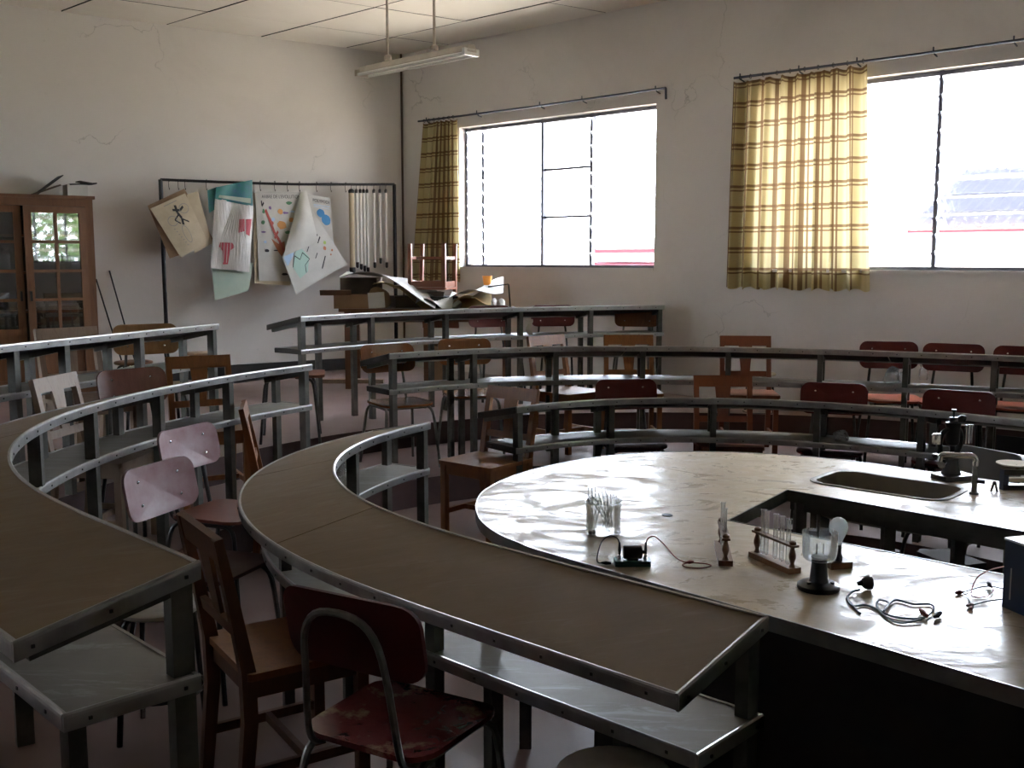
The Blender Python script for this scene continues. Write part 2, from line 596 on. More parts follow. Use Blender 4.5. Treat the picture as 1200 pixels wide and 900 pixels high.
def rrect(w, h, r, k=5):
    out = []
    for cx, cy, a0 in ((w / 2 - r, h / 2 - r, 0), (-w / 2 + r, h / 2 - r, pi / 2), (-w / 2 + r, -h / 2 + r, pi), (w / 2 - r, -h / 2 + r, 1.5 * pi)):
        for i in range(k + 1):
            a = a0 + pi / 2 * i / k
            out.append((cx + r * cos(a), cy + r * sin(a)))
    return out


# ------------------------------------------------------------------ room shell
K = Vector((-1.27, 12.3))                       # room corner in plan
RD = Vector((0.727, -0.687)).normalized()       # along the window wall
LD = Vector((-0.819, -0.574)).normalized()      # along the chart wall
NR = Vector((-RD.y, RD.x)) * -1                 # into the room from the window wall
NL = Vector((0.574, -0.819)).normalized()       # into the room from the chart wall
LEN_R, LEN_L = 16.0, 12.0
ZC = 4.14
FA, FB, FC = 0.20, 0.385, 0.56                  # floor levels of the three tiers


def rw(t, off=0.0, z=0.0):
    p = K + RD * t + NR * off
    return Vector((p.x, p.y, z))


def lw(s, off=0.0, z=0.0):
    p = K + LD * s + NL * off
    return Vector((p.x, p.y, z))


C00 = K
C10 = K + RD * LEN_R
C01 = K + LD * LEN_L
C11 = K + RD * LEN_R + LD * LEN_L
ROOM = [C00, C01, C11, C10]


def structure(name, mb, mat, smooth=False, parent=None):
    o = obj(name, mb, mat, parent, smooth)
    o['kind'] = 'structure'
    return o


# window wall with two openings
W1 = (0.95, 3.58)
W2 = (4.62, 7.30)
WZ = (1.73, 3.24)
TH = 0.18
wm = MB()


def wall_piece(mb, t0, t1, z0, z1):
    poly = [rw(t0), rw(t1), rw(t1, -TH), rw(t0, -TH)]
    mb.prism([(p.x, p.y) for p in poly], z0, z1)


ZW = ZC + 0.12
wall_piece(wm, -0.2, W1[0], 0, ZW)
wall_piece(wm, W1[1], W2[0], 0, ZW)
wall_piece(wm, W2[1], LEN_R + 0.2, 0, ZW)
for w in (W1, W2):
    wall_piece(wm, w[0], w[1], 0, WZ[0])
    wall_piece(wm, w[0], w[1], WZ[1], ZW)
structure('wall_right', wm, M['wall_r'])
mb = MB()
mb.prism([tuple(p.xy) for p in (lw(0), lw(LEN_L + .2), lw(LEN_L + .2, -TH), lw(0, -TH))], 0, ZW)
structure('wall_left', mb, M['wall_l'])
# the two walls behind the camera; one has a louvred window towards trees
BW = (1.0, 3.2)


def bw(u, off=0.0, z=0.0):                      # wall opposite the windows, u from the left-wall end
    n = -NR
    p = C01 + RD * u + n * off
    return Vector((p.x, p.y, z))


def fw(u, off=0.0, z=0.0):                      # wall opposite the chart wall, u from the window-wall end
    p = C10 + LD * u - NL * off
    return Vector((p.x, p.y, z))


mb = MB()
for u0, u1, z0, z1 in ((-0.2, 0.7, 0, ZW), (2.9, LEN_L + 0.2, 0, ZW), (0.7, 2.9, 0, 1.73), (0.7, 2.9, 3.24, ZW)):
    mb.prism([tuple(p.xy) for p in (fw(u0), fw(u1), fw(u1, -TH), fw(u0, -TH))], z0, z1)
structure('wall_front', mb, M['wall_l'])
mb = MB()
for u0, u1, z0, z1 in ((-0.2, BW[0], 0, ZW), (BW[1], LEN_R + 0.2, 0, ZW), (BW[0], BW[1], 0, 1.3), (BW[0], BW[1], 3.2, ZW)):
    mb.prism([tuple(p.xy) for p in (bw(u0), bw(u1), bw(u1, -TH), bw(u0, -TH))], z0, z1)
structure('wall_back', mb, M['wall_l'])

# ceiling: slab plus panels with open joints
mb = MB()
mb.prism([tuple(p) for p in ROOM], ZC + 0.02, ZC + 0.12)
ceil = structure('ceiling', mb, M['dark'])
pr, pl, gap = 1.09, 0.99, 0.008
GW = 0.022
ts = [-0.28 + pr * i for i in range(16)]
ss = [-0.29 + pl * i for i in range(14)]
pm = {}
for i in range(len(ts) - 1):
    for j in range(len(ss) - 1):
        t0, t1 = max(0, ts[i]), min(LEN_R, ts[i + 1])
        s0, s1 = max(0, ss[j]), min(LEN_L, ss[j + 1])
        if t1 - t0 < 0.05 or s1 - s0 < 0.05:
            continue
        key = (round(t1 - t0, 3), round(s1 - s0, 3))
        if key not in pm:
            b = MB()
            q = [RD * gap / 2 + LD * GW / 2, RD * (key[0] - gap / 2) + LD * GW / 2, RD * (key[0] - gap / 2) + LD * (key[1] - GW / 2), RD * gap / 2 + LD * (key[1] - GW / 2)]
            b.prism([tuple(p) for p in q], 0, 0.018)
            pm[key] = b.mesh('ceiling_panel', M['ceil'])
            pm[key].materials.append(M['dark'])
            for pol in pm[key].polygons:
                if abs(pol.normal.z) < 0.5:
                    pol.material_index = 1
        o = link('ceiling_panel', pm[key], ceil)
        p = K + RD * t0 + LD * s0
        o.location = (p.x, p.y, ZC + random.uniform(-0.003, 0.001))

# floors: well, then three horseshoe tiers
CT = Vector((1.15, 4.45))
AX = Vector((0.674, -0.739)).normalized()       # long axis of the horseshoe, towards the front
PN = Vector((-AX.y, AX.x))
mb = MB()
mb.prism([tuple(p) for p in ROOM], -0.12, 0.0)
structure('floor', mb, M['floor'])


def inside_dist(p, d):
    """distance from p along d to the room outline"""
    best = 30.0
    for a, b in zip(ROOM, ROOM[1:] + ROOM[:1]):
        e = b - a
        den = d.x * e.y - d.y * e.x
        if abs(den) < 1e-6:
            continue
        q = a - p
        t = (q.x * e.y - q.y * e.x) / den
        s = (q.x * d.y - q.y * d.x) / den
        if t > 0 and -1e-4 <= s <= 1.0001:
            best = min(best, t)
    return best


def shoe(rfun, m=90, arm=6.0):
    """horseshoe line: list of (centre point, outward dir, radius)"""
    out = []
    base = atan2(AX.y, AX.x)
    for i in range(12, 0, -1):
        p = CT + AX * (arm * i / 12)
        out.append((p, PN, rfun(base + pi / 2)))
    for i in range(m + 1):
        a = base + pi / 2 + pi * i / m
        out.append((CT, Vector((cos(a), sin(a))), rfun(a)))
    for i in range(1, 13):
        p = CT + AX * (arm * i / 12)
        out.append((p, -PN, rfun(base - pi / 2 + 2 * pi)))
    return out


def tier(name, r_in, r_out, z):
    rows = []
    for (p, d, ri), (_, _, ro) in zip(shoe(r_in), shoe(r_out)):
        lim = inside_dist(p, d)
        ri2, ro2 = min(ri, lim), min(ro + 0.03, lim)
        if ro2 - ri2 < 0.02:
            ro2 = ri2 + 0.001
        a, b = p + d * ri2, p + d * ro2
        rows.append([Vector((a.x, a.y, -0.02)), Vector((a.x, a.y, z)), Vector((b.x, b.y, z)), Vector((b.x, b.y, -0.02))])
    m = MB().sweep(rows)
    o = structure(name, m, M['floor'])
    o.data.materials.append(M['riser'])
    n = 4
    for pol in o.data.polygons:
        if abs(pol.normal.z) < 0.5:
            pol.material_index = 1
    return o


def rc(a):
    # third riser sits a little closer on the chart-wall side
    k = max(0, min(1, (math.degrees(a) % 360 - 105) / 40))
    return 4.05 - 0.38 * k


tier('floor_tier', lambda a: 1.76, lambda a: 2.86, FA)
tier('floor_tier.001', lambda a: 2.86, rc, FB)
tier('floor_tier.002', rc, lambda a: 20, FC)

# skirtings, corner conduit
mb = MB(); mb.prism([tuple(p.xy) for p in (lw(0.01, 0.0), lw(LEN_L, 0.0), lw(LEN_L, 0.015), lw(0.01, 0.015))], FC - 0.1, FC + 0.13)
structure('baseboard_left', mb, M['skirt'])
mb = MB(); mb.prism([tuple(p.xy) for p in (rw(0.01, 0.0), rw(LEN_R, 0.0), rw(LEN_R, 0.015), rw(0.01, 0.015))], FB - 0.1, FB + 0.13)
structure('baseboard_right', mb, M['skirt'])
mb = MB(); q = rw(0.03, 0.03); mb.tube([(q.x, q.y, FC), (q.x, q.y, ZC)], 0.013, 6)
structure('trim_1', mb, M['conduit'])


# windows --------------------------------------------------------------
def louvre_window(name, w, mull, fixed, label):
    root = link(name, None)
    root['kind'] = 'structure'
    z0, z1 = WZ
    off = -0.12
    fr = MB()
    for z in (z0 + 0.012, z1 - 0.02):
        fr.beam(rw(w[0], off, z), rw(w[1], off, z), 0.05, 0.03)
    for t in (w[0] + 0.015, w[1] - 0.015):
        fr.beam(rw(t, off, z0), rw(t, off, z1), 0.05, 0.03, up=(RD.x, RD.y, 0))
    obj('window_frame', fr, M['frame'], root)
    for t in mull:
        b = MB()
        b.beam(rw(t, off, z0), rw(t, off, z1), 0.05, 0.032, up=(RD.x, RD.y, 0))
        obj('mullion', b, M['frame'], root)
    edges = [w[0] + 0.03] + list(mull) + [w[1] - 0.03]
    for k in range(len(edges) - 1):
        a, b = edges[k] + 0.02, edges[k + 1] - 0.02
        if k in fixed:
            n = 3
            for i in range(n):
                za, zb = z0 + 0.03 + (z1 - z0 - 0.06) * i / n, z0 + 0.03 + (z1 - z0 - 0.06) * (i + 1) / n
                p = MB()
                p.beam(rw(a - 0.01, off, (za + zb) / 2), rw(b + 0.01, off, (za + zb) / 2), 0.004, zb - za - 0.01)
                obj('pane', p, M['glass'], root)
                if i:
                    g = MB(); g.beam(rw(a - 0.01, off, za), rw(b + 0.01, off, za), 0.03, 0.022)
                    obj('glazing_bar', g, M['frame'], root)
        else:
            n = 11
            me = None
            h = (z1 - z0 - 0.06) / n
            cl = MB()
            for i in range(n):
                zc = z0 + 0.03 + h * (i + 0.5)
                tilt = Vector((NR.x * 0.055, NR.y * 0.055, 0.052))
                if me is None:
                    p = MB()
                    ca, cb = rw(a, off, 0), rw(b, off, 0)
                    up = tilt.normalized()
                    p.beam(ca, cb, 0.005, 0.148, up=tuple(up))
                    me = p.mesh('louvre_pane', M['glass'])
                o = link('louvre_pane', me, root)
                o.location = (0, 0, zc)
                for t in (a - 0.006, b + 0.006):
                    c0 = rw(t, off, zc)
                    cl.beam(c0 - tilt * 0.85, c0 + tilt * 0.85, 0.006, 0.008)
            tag(obj('louvre_clips', cl, M['frame'], root), kind='stuff')
    sb = MB()
    sb.prism([tuple(p.xy) for p in (rw(w[0], -TH), rw(w[1], -TH), rw(w[1], 0.02), rw(w[0], 0.02))], z0 - 0.025, z0)
    obj('window_sill', sb, M['wall_r'], root)
    return root


louvre_window('window_1', W1, [1.22, 2.085, 2.735], {2}, '')
louvre_window('window_2', W2, [5.35, 6.155, 6.95], {}, '')
# window in the front wall (beside the frame)
fr = MB()
root = link('window_3', None); root['kind'] = 'structure'
for z in (1.75, 3.22):
    fr.beam(fw(0.7, -0.1, z), fw(2.9, -0.1, z), 0.05, 0.04)
obj('window_frame', fr, M['frame'], root)
for u in (0.72, 1.45, 2.15, 2.88):
    b = MB(); b.beam(fw(u, -0.1, 1.73), fw(u, -0.1, 3.24), 0.05, 0.04, up=(LD.x, LD.y, 0)); obj('mullion', b, M['frame'], root)
for k in range(3):
    for i in range(8):
        b = MB(); z = 1.85 + i * 0.185
        b.beam(fw(0.75 + k * 0.715, -0.1, z), fw(1.42 + k * 0.715, -0.1, z), 0.006, 0.15, up=(NL.x * -0.8, NL.y * -0.8, 0.6))
        obj('louvre_pane', b, M['glass'], root)

# long window in the wall behind the camera, open louvres
root = link('window_4', None); root['kind'] = 'structure'
fr = MB()
for z in (1.32, 3.18):
    fr.beam(bw(BW[0], -0.1, z), bw(BW[1], -0.1, z), 0.05, 0.04)
obj('window_frame', fr, M['frame'], root)
nb_ = 3
for k in range(nb_ + 1):
    u = BW[0] + 0.02 + (BW[1] - BW[0] - 0.04) * k / nb_
    b = MB(); b.beam(bw(u, -0.1, 1.3), bw(u, -0.1, 3.2), 0.05, 0.04, up=(RD.x, RD.y, 0)); obj('mullion', b, M['frame'], root)
    if k < nb_:
        for i in range(3):
            b = MB(); z = 1.64 + i * 0.61
            b.beam(bw(u + 0.03, -0.1, z), bw(u + 0.69, -0.1, z), 0.005, 0.59); obj('pane', b, M['glass'], root)

# outside: ground, neighbouring building, trees beyond the front window
gz = 0.25
mb = MB()
q = [rw(-40, -TH), rw(45, -TH), rw(45, -70), rw(-40, -70)]
mb.prism([(p.x, p.y) for p in q], gz - 0.1, gz)
q = [fw(-20, -TH), fw(40, -TH), fw(40, -30), fw(-20, -30)]
mb.prism([(p.x, p.y) for p in q], gz - 0.12, gz - 0.02)
q = [bw(-20, -TH), bw(40, -TH), bw(40, -30), bw(-20, -30)]
mb.prism([(p.x, p.y) for p in q], gz - 0.14, gz - 0.04)
structure('ground', mb, M['ground'])
nb = thing('neighbouring_building', 'white outbuilding with red bands and corrugated roof seen through the windows', 'building', (0, 0, 0))
def far(t, off, z): return rw(t, -off, z)
b = MB(); b.prism([tuple(p.xy) for p in (far(-18, 13, 0), far(10, 13, 0), far(10, 18, 0), far(-18, 18, 0))], gz, 2.35)
obj('wall', b, M['white_ext'], nb)
for z0, z1 in ((1.62, 1.74), (1.95, 2.10)):
    b = MB(); b.prism([tuple(p.xy) for p in (far(-7.7, 12.96, 0), far(-1, 12.96, 0), far(-1, 13.0, 0), far(-7.7, 13.0, 0))], z0, z1)
    obj('painted_band', b, M['red_ext'], nb)
rows = []
nw = 180
for i in range(nw + 1):
    t = 0.7 + 9 * i / nw
    dz = 0.025 * sin(i * pi / 2.0)
    rows.append([far(t, 12.6, 2.45 + dz), far(t, 15.5, 3.75 + dz), far(t, 15.5, 3.73 + dz), far(t, 12.6, 2.43 + dz)])
obj('roof', MB().sweep(rows), M['roof_ext'], nb)
b = MB(); b.beam(far(0.7, 12.58, 2.38), far(9.7, 12.58, 2.38), 0.04, 0.12)
obj('fascia', b, M['red_ext'], nb)


def tree(base, h, label):
    t = thing('tree', label, 'tree', base)
    b = MB(); b.tube([(0, 0, 0), (0.1, 0, h * 0.4), (0, 0.1, h * 0.75)], [0.14, 0.11, 0.06], 7)
    obj('trunk', b, M['bark'], t)
    b = MB()
    for _ in range(2600):
        a, r, z = random.uniform(0, 2 * pi), random.random() ** 0.5 * h * 0.38, random.uniform(h * 0.15, h)
        k = math.sqrt(max(0.05, 1 - ((z / h - 0.55) / 0.5) ** 2))
        c = Vector((cos(a) * r * k, sin(a) * r * k, z))
        n = Vector((random.uniform(-1, 1), random.uniform(-1, 1), random.uniform(-.5, 1))).normalized()
        s = n.orthogonal().normalized() * random.uniform(0.10, 0.19)
        w = n.cross(s) * 0.5
        b.add([c - s, c + w, c + s, c - w], [(0, 1, 2, 3)])
    tag(obj('foliage', b, M['leaf'], t), kind='stuff')


for base, h, lab in ((fw(-0.9, -3.4, gz - 0.02), 4.6, 'leafy tree close outside the front window, nearest the window wall'), (fw(2.6, -3.0, gz - 0.02), 4.6, 'leafy tree close outside the far half of the front window'),
                     (bw(2.2, -4.0, gz - 0.02), 4.6, 'leafy tree outside the window behind the camera')):
    tree(base, h, lab)



# ------------------------------------------------------------------ curved desks
def smooth2(pts, sub=8):
    return [p.xy for p in catmull([Vector((x, y, 0)) for x, y in pts], sub)]


def normals2(cv):
    out = []
    for i in range(len(cv)):
        t = cv[min(i + 1, len(cv) - 1)] - cv[max(i - 1, 0)]
        n = Vector((t.y, -t.x)).normalized()
        if n.dot(cv[i] - CT) < 0:
            n = -n
        out.append(n)
    return out


def lerp_curve(cv, nv, f):
    s = [0]
    for a, b in zip(cv, cv[1:]):
        s.append(s[-1] + (b - a).length)
    u = f * s[-1]
    for i in range(len(cv) - 1):
        if s[i + 1] >= u or i == len(cv) - 2:
            k = (u - s[i]) / max(1e-6, s[i + 1] - s[i])
            return cv[i].lerp(cv[i + 1], k), nv[i].lerp(nv[i + 1], k).normalized(), (cv[i + 1] - cv[i]).normalized()


def sub_curve(cv, nv, f0, f1, n):
    return [lerp_curve(cv, nv, f0 + (f1 - f0) * i / n)[:2] for i in range(n + 1)]


TOPW, DROP, SHW, SHD = 0.37, 0.078, 0.285, 0.245


def curved_desk(ctrl, zr, zf, label, posts, seams=(0.33, 0.66), low=(), shelf_range=(0, 1), raw_end=None):
    # raw_end: the end (0 or 1) whose board edge is bare and whose rear leg stands further in
    # low: places of short legs that carry only the shelf
    root = thing('curved_desk', label, 'desk', (0, 0, 0))
    cv = smooth2(ctrl)
    nv = normals2(cv)
    def P3(p, n, w, z): q = p + n * w; return Vector((q.x, q.y, z))
    def topz(w): return zr - DROP * w / TOPW
    # top boards
    fs = [0] + list(seams) + [1]
    for a, b in zip(fs, fs[1:]):
        e = 0.0007
        rows = []
        for p, n in sub_curve(cv, nv, a + (e if a else 0), b - (e if b < 1 else 0), 26):
            rows.append([P3(p, n, 0.003, topz(0)), P3(p, n, TOPW - 0.003, topz(TOPW)), P3(p, n, TOPW - 0.003, topz(TOPW) - 0.024), P3(p, n, 0.003, topz(0) - 0.024)])
        o = obj('top_board', MB().sweep(rows), M['tan'], root)
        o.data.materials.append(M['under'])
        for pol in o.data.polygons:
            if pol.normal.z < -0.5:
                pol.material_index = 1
    def strip(name, w, z, h, f0=0, f1=1, sgn=-1, mat='alu', n=64):
        rows = []
        for p, nn in sub_curve(cv, nv, f0, f1, n):
            rows.append([P3(p, nn, w - sgn * 0.004, z + 0.003), P3(p, nn, w + sgn * 0.003, z + 0.0045), P3(p, nn, w + sgn * 0.007, z + 0.001), P3(p, nn, w + sgn * 0.008, z - 0.005), P3(p, nn, w + sgn * 0.007, z - h), P3(p, nn, w, z - h)])
        obj(name, MB().sweep(rows), M[mat], root)
    def end_strip(name, f, w0, w1, z0, z1, h, mat='alu'):
        p, n, t = lerp_curve(cv, nv, f)
        t = -t if f < 0.5 else t
        b = MB()
        rows = []
        for w, z in ((w0, z0), (w1, z1)):
            a = P3(p, n, w, z)
            tt = Vector((t.x, t.y, 0)) * 0.007
            rows.append([a - tt * 0.6 + Vector((0, 0, .003)), a + tt * 0.4 + Vector((0, 0, .0045)), a + tt + Vector((0, 0, .001)), a + tt * 1.1 + Vector((0, 0, -.005)), a + tt - Vector((0, 0, h)), a - Vector((0, 0, h))])
        obj(name, b.sweep(rows), M[mat], root)
    strip('edge_strip', 0.003, topz(0), 0.036)
    strip('edge_strip', TOPW - 0.003, topz(TOPW), 0.034, sgn=1)
    for f in (0, 1):
        end_strip('end_board' if f == raw_end else 'edge_strip', f, -0.004, TOPW + 0.004, topz(0), topz(TOPW), 0.036, 'under' if f == raw_end else 'alu')
    # shelf
    zs = zr - SHD
    g0, g1 = shelf_range
    rows = []
    for p, n in sub_curve(cv, nv, g0, g1, 60):
        rows.append([P3(p, n, 0.01, zs), P3(p, n, SHW, zs), P3(p, n, SHW, zs - 0.02), P3(p, n, 0.01, zs - 0.02)])
    obj('shelf', MB().sweep(rows), M['shelf'], root)
    strip('shelf_strip', 0.01, zs, 0.032, g0, g1)
    strip('shelf_strip', SHW, zs, 0.032, g0, g1, sgn=1)
    for f in (g0, g1):
        end_strip('shelf_strip', f, 0.004, SHW + 0.006, zs, zs, 0.032, 'under' if f == raw_end else 'alu')
    # screws along the strips
    sc = MB()
    L = sum((b - a).length for a, b in zip(cv, cv[1:]))
    k = int(L / 0.16)
    for i in range(k + 1):
        f = (i + 0.5) / (k + 1)
        p, n, t = lerp_curve(cv, nv, f)
        rot = Matrix(((t.x, -n.x, 0), (t.y, -n.y, 0), (0, 0, 1)))
        for w, z in ((-0.005, zr - 0.018), (TOPW + 0.005, topz(TOPW) - 0.017), (0.002, zs - 0.016), (SHW + 0.008, zs - 0.016)):
            sc.box(P3(p, n, w, z), (0.007, 0.004, 0.007), rot)
    for f in (0.0, 1.0):
        p, n, t = lerp_curve(cv, nv, f)
        s_ = -1 if f == 0 else 1
        rot = Matrix(((n.x, t.x, 0), (n.y, t.y, 0), (0, 0, 1)))
        for w in (0.03, 0.19, 0.34):
            q = P3(p, n, w, topz(w) - 0.018) + Vector((t.x, t.y, 0)) * 0.009 * s_
            sc.box(q, (0.007, 0.004, 0.007), rot)
        for w in (0.04, 0.24):
            q = P3(p, n, w, zs - 0.016) + Vector((t.x, t.y, 0)) * 0.009 * s_
            sc.box(q, (0.007, 0.004, 0.007), rot)
    tag(obj('screws', sc, M['screw'], root), kind='stuff')
    # posts, rear legs and bearers
    for f in posts:
        f = min(max(f, 0.008), 0.992)
        p, n, t = lerp_curve(cv, nv, f)
        rot = Matrix(((t.x, n.x, 0), (t.y, n.y, 0), (0, 0, 1)))
        b = MB()
        zt = zr - 0.03
        b.box(P3(p, n, 0.028, (zt + zf) / 2), (0.036, 0.048, zt - zf), rot)
        obj('leg', b, M['post'], root)
        b = MB()
        b.beam(P3(p, n, 0.02, topz(0.02) - 0.045), P3(p, n, 0.34, topz(0.34) - 0.042), 0.032, 0.03)
        obj('bearer', b, M['post'], root)
        if low and (f < 0.02 or f > 0.98) == (True) and abs(f - (0 if low[0] < 0.5 else 1)) < 0.02:
            continue
        if raw_end == 0 and f < 0.02:
            p, n, t = lerp_curve(cv, nv, 0.11)
            rot = Matrix(((t.x, n.x, 0), (t.y, n.y, 0), (0, 0, 1)))
        b = MB()
        zt = topz(0.265) - 0.026
        b.box(P3(p, n, 0.258, (zt + zf) / 2), (0.040, 0.036, zt - zf), rot)
        obj('leg', b, M['post'], root)
    for f in low:
        p, n, t = lerp_curve(cv, nv, f)
        rot = Matrix(((t.x, n.x, 0), (t.y, n.y, 0), (0, 0, 1)))
        b = MB()
        b.box(P3(p, n, 0.17, (zs - 0.02 + zf) / 2), (0.05, 0.04, zs - 0.02 - zf), rot)
        obj('leg', b, M['post'], root)
    return root, cv, nv


A1 = [(-0.432, 5.377), (-0.575, 5.12), (-0.681, 4.847), (-0.738, 4.558), (-0.738, 4.265), (-0.681, 3.977), (-0.573, 3.704), (-0.422, 3.453), (-0.239, 3.223), (-0.036, 3.01), (0.176, 2.807), (0.391, 2.606), (0.606, 2.406)]
A2 = [(0.026, 5.942), (0.312, 6.155), (0.643, 6.284), (0.997, 6.331), (1.352, 6.299), (1.694, 6.199), (2.014, 6.041), (2.308, 5.837), (2.575, 5.601), (2.817, 5.338), (3.047, 5.065), (3.265, 4.783)]
B1 = [(-0.658, 2.117), (-0.887, 2.353), (-1.117, 2.588), (-1.331, 2.837), (-1.516, 3.108), (-1.662, 3.403), (-1.763, 3.715), (-1.817, 4.039), (-1.827, 4.367), (-1.797, 4.694), (-1.732, 5.017), (-1.638, 5.331), (-1.519, 5.638), (-1.375, 5.933), (-1.205, 6.215)]
B2 = [(-0.817, 6.898), (-0.485, 7.153), (-0.11, 7.337), (0.292, 7.452), (0.708, 7.5), (1.126, 7.488), (1.54, 7.423), (1.944, 7.314), (2.338, 7.173), (2.723, 7.007), (3.1, 6.825), (3.464, 6.62), (3.806, 6.379), (4.119, 6.101)]
C1 = [(-2.664, 3.905), (-2.641, 4.274), (-2.59, 4.638), (-2.504, 4.997), (-2.393, 5.349), (-2.276, 5.699), (-2.156, 6.049), (-2.034, 6.397), (-1.906, 6.743)]
C2 = [(-1.538, 7.581), (-1.27, 7.931), (-0.966, 8.251), (-0.631, 8.538), (-0.269, 8.79), (0.117, 9.004), (0.521, 9.181), (0.94, 9.319), (1.37, 9.418)]
ZA, ZB, ZD = 0.97, 1.19, 1.40
curved_desk(A1, ZA, FA, 'curved brown-topped desk sweeping across the foreground, left of the pale demonstration table', [0.008, 0.2, 0.5, 0.75, 0.992], (0.30, 0.56), (0.92,))
curved_desk(A2, ZA, FA, 'curved grey desk directly behind the pale demonstration table', [0.002, 0.173, 0.334, 0.489, 0.639, 0.8, 0.99], raw_end=0)
curved_desk(B1, ZB, FB, 'curved brown-topped desk whose near end fills the lower left corner', [0.003, 0.25, 0.481, 0.602, 0.727, 0.854, 0.995], (0.44, 0.72), (0.06,))
curved_desk(B2, ZB, FB, 'long curved grey desk, second row back, reaching the right edge of the picture', [0.002, 0.124, 0.236, 0.352, 0.463, 0.579, 0.682, 0.782, 0.99], raw_end=0)
curved_desk(C1, ZD, FC, 'curved grey desk in front of the wooden glazed cabinet', [0.02, 0.25, 0.43, 0.549, 0.753, 0.99])
curved_desk(C2, ZD, FC, 'rearmost curved grey desk in front of the junk-covered table below the left window', [0.0, 0.203, 0.409, 0.614, 0.806, 0.995], raw_end=0)

# ------------------------------------------------------------------ demonstration table
ZT = 0.84
tbl = thing('demonstration_table', 'pale worn horseshoe-shaped demonstration table with sink in the middle', 'table', (0, 0, 0))
outline = [(3.05, 0.24), (1.17, 2.29), (0.80, 2.69), (0.14, 3.38), (0.03, 3.52), (-0.05, 3.65), (-0.11, 3.82), (-0.135, 3.98), (-0.14, 4.10), (-0.13, 4.26), (-0.09, 4.42), (0.0, 4.62), (0.16, 4.85), (0.43, 5.09), (0.74, 5.22), (1.04, 5.235), (1.293, 5.179), (1.522, 5.077), (1.715, 4.936), (1.903, 4.753), (2.07, 4.592), (2.227, 4.442), (4.25, 2.45)]
dense = [Vector(outline[0])] + smooth2(outline[1:-1], 4) + [Vector(outline[-1])]
H1, H2 = Vector((0.81, 3.833)), Vector((1.173, 4.358))          # head of the opening
dN, dF = (Vector((1.523, 3.16)) - H1).normalized(), (Vector((1.851, 3.672)) - H2).normalized()


def hit(p, d, poly):
    best = None
    for a, b in zip(poly, poly[1:] + poly[:1]):
        e = b - a
        den = d.x * e.y - d.y * e.x
        if abs(den) < 1e-7:
            continue
        q = a - p
        t = (q.x * e.y - q.y * e.x) / den
        s = (q.x * d.y - q.y * d.x) / den
        if t > 1e-6 and 0 <= s <= 1 and (best is None or t < best[0]):
            best = (t, a, b)
    return p + d * best[0], best[1]


iF, iFa = hit(H2, -dF, dense)
front_n, front_f = dense[0], dense[-1]
endF = H2 + dF * ((front_f - H2).dot(dF))
endN = H1 + dN * ((front_n - H1).dot(dN))
i0 = dense.index(iFa)
near_poly = dense[:i0 + 1] + [iF, H2, H1, endN]
far_poly = [iF] + dense[i0 + 1:] + [endF]
far_poly = [p + (Vector((0.0015, 0.0015))) for p in far_poly]


def slab(name, polys, z1, th, mat, parent):
    """flat board; first polygon is the outline, others are holes"""
    bm = bmesh.new()
    edges = []
    for poly in polys:
        vs = [bm.verts.new((p[0], p[1], z1)) for p in poly]
        edges += [bm.edges.new((vs[i], vs[(i + 1) % len(vs)])) for i in range(len(vs))]
    bmesh.ops.triangle_fill(bm, edges=edges, use_beauty=True, use_dissolve=False)
    r = bmesh.ops.extrude_face_region(bm, geom=list(bm.faces))
    for g in r['geom']:
        if isinstance(g, bmesh.types.BMVert):
            g.co.z -= th
    bmesh.ops.recalc_face_normals(bm, faces=bm.faces)
    me = bpy.data.meshes.new(name)
    bm.to_mesh(me)
    bm.free()
    me.materials.append(mat)
    return link(name, me, parent)


# sink frame of reference
s_a, s_b = Vector((1.316, 4.476)), Vector((1.694, 4.138))
s_u = (s_b - s_a).normalized()                                   # along the near rim
s_v = Vector((-s_u.y, s_u.x))
if s_v.dot(Vector((1, 1))) < 0:
    s_v = -s_v
sink_c = Vector((1.636, 4.455))


def sink_poly(w, h, r):
    return [sink_c + s_u * x + s_v * y for x, y in rrect(w, h, r, 6)]


slab('top_board', [near_poly], ZT, 0.03, M['cream'], tbl)
slab('top_board', [far_poly, sink_poly(0.565, 0.335, 0.08)], ZT, 0.03, M['cream'], tbl)
# metal edging
def fascia(name, pts, h, mat, closed=False, off=0.006, z=ZT + 0.002):
    rows = []
    for i, p in enumerate(pts):
        a, b = pts[max(i - 1, 0)], pts[min(i + 1, len(pts) - 1)]
        t = (b - a).normalized()
        n = Vector((t.y, -t.x)) * off
        rows.append([Vector((p.x, p.y, z)), Vector((p.x - n.x, p.y - n.y, z)), Vector((p.x - n.x, p.y - n.y, z - h)), Vector((p.x, p.y, z - h))])
    return obj(name, MB().sweep(rows), mat, tbl)


fascia('edge_strip', dense, 0.045, M['alu'])
fascia('edge_strip', [endF, H2], 0.05, M['post'], off=0.006)
fascia('edge_strip', [H2, H1], 0.05, M['post'], off=0.006)
fascia('edge_strip', [H1, endN], 0.05, M['post'], off=0.006)
sc = MB()
for a, b in zip(dense, dense[1:]):
    k = max(1, int((b - a).length / 0.19))
    t = (b - a).normalized(); n = Vector((t.y, -t.x))
    for i in range(k):
        q = a.lerp(b, (i + 0.5) / k) + n * 0.008
        if (b - a).length > 0.06:
            sc.box((q.x, q.y, ZT - 0.02), (0.008, 0.008, 0.008))
tag(obj('screws', sc, M['screw'], tbl), kind='stuff')
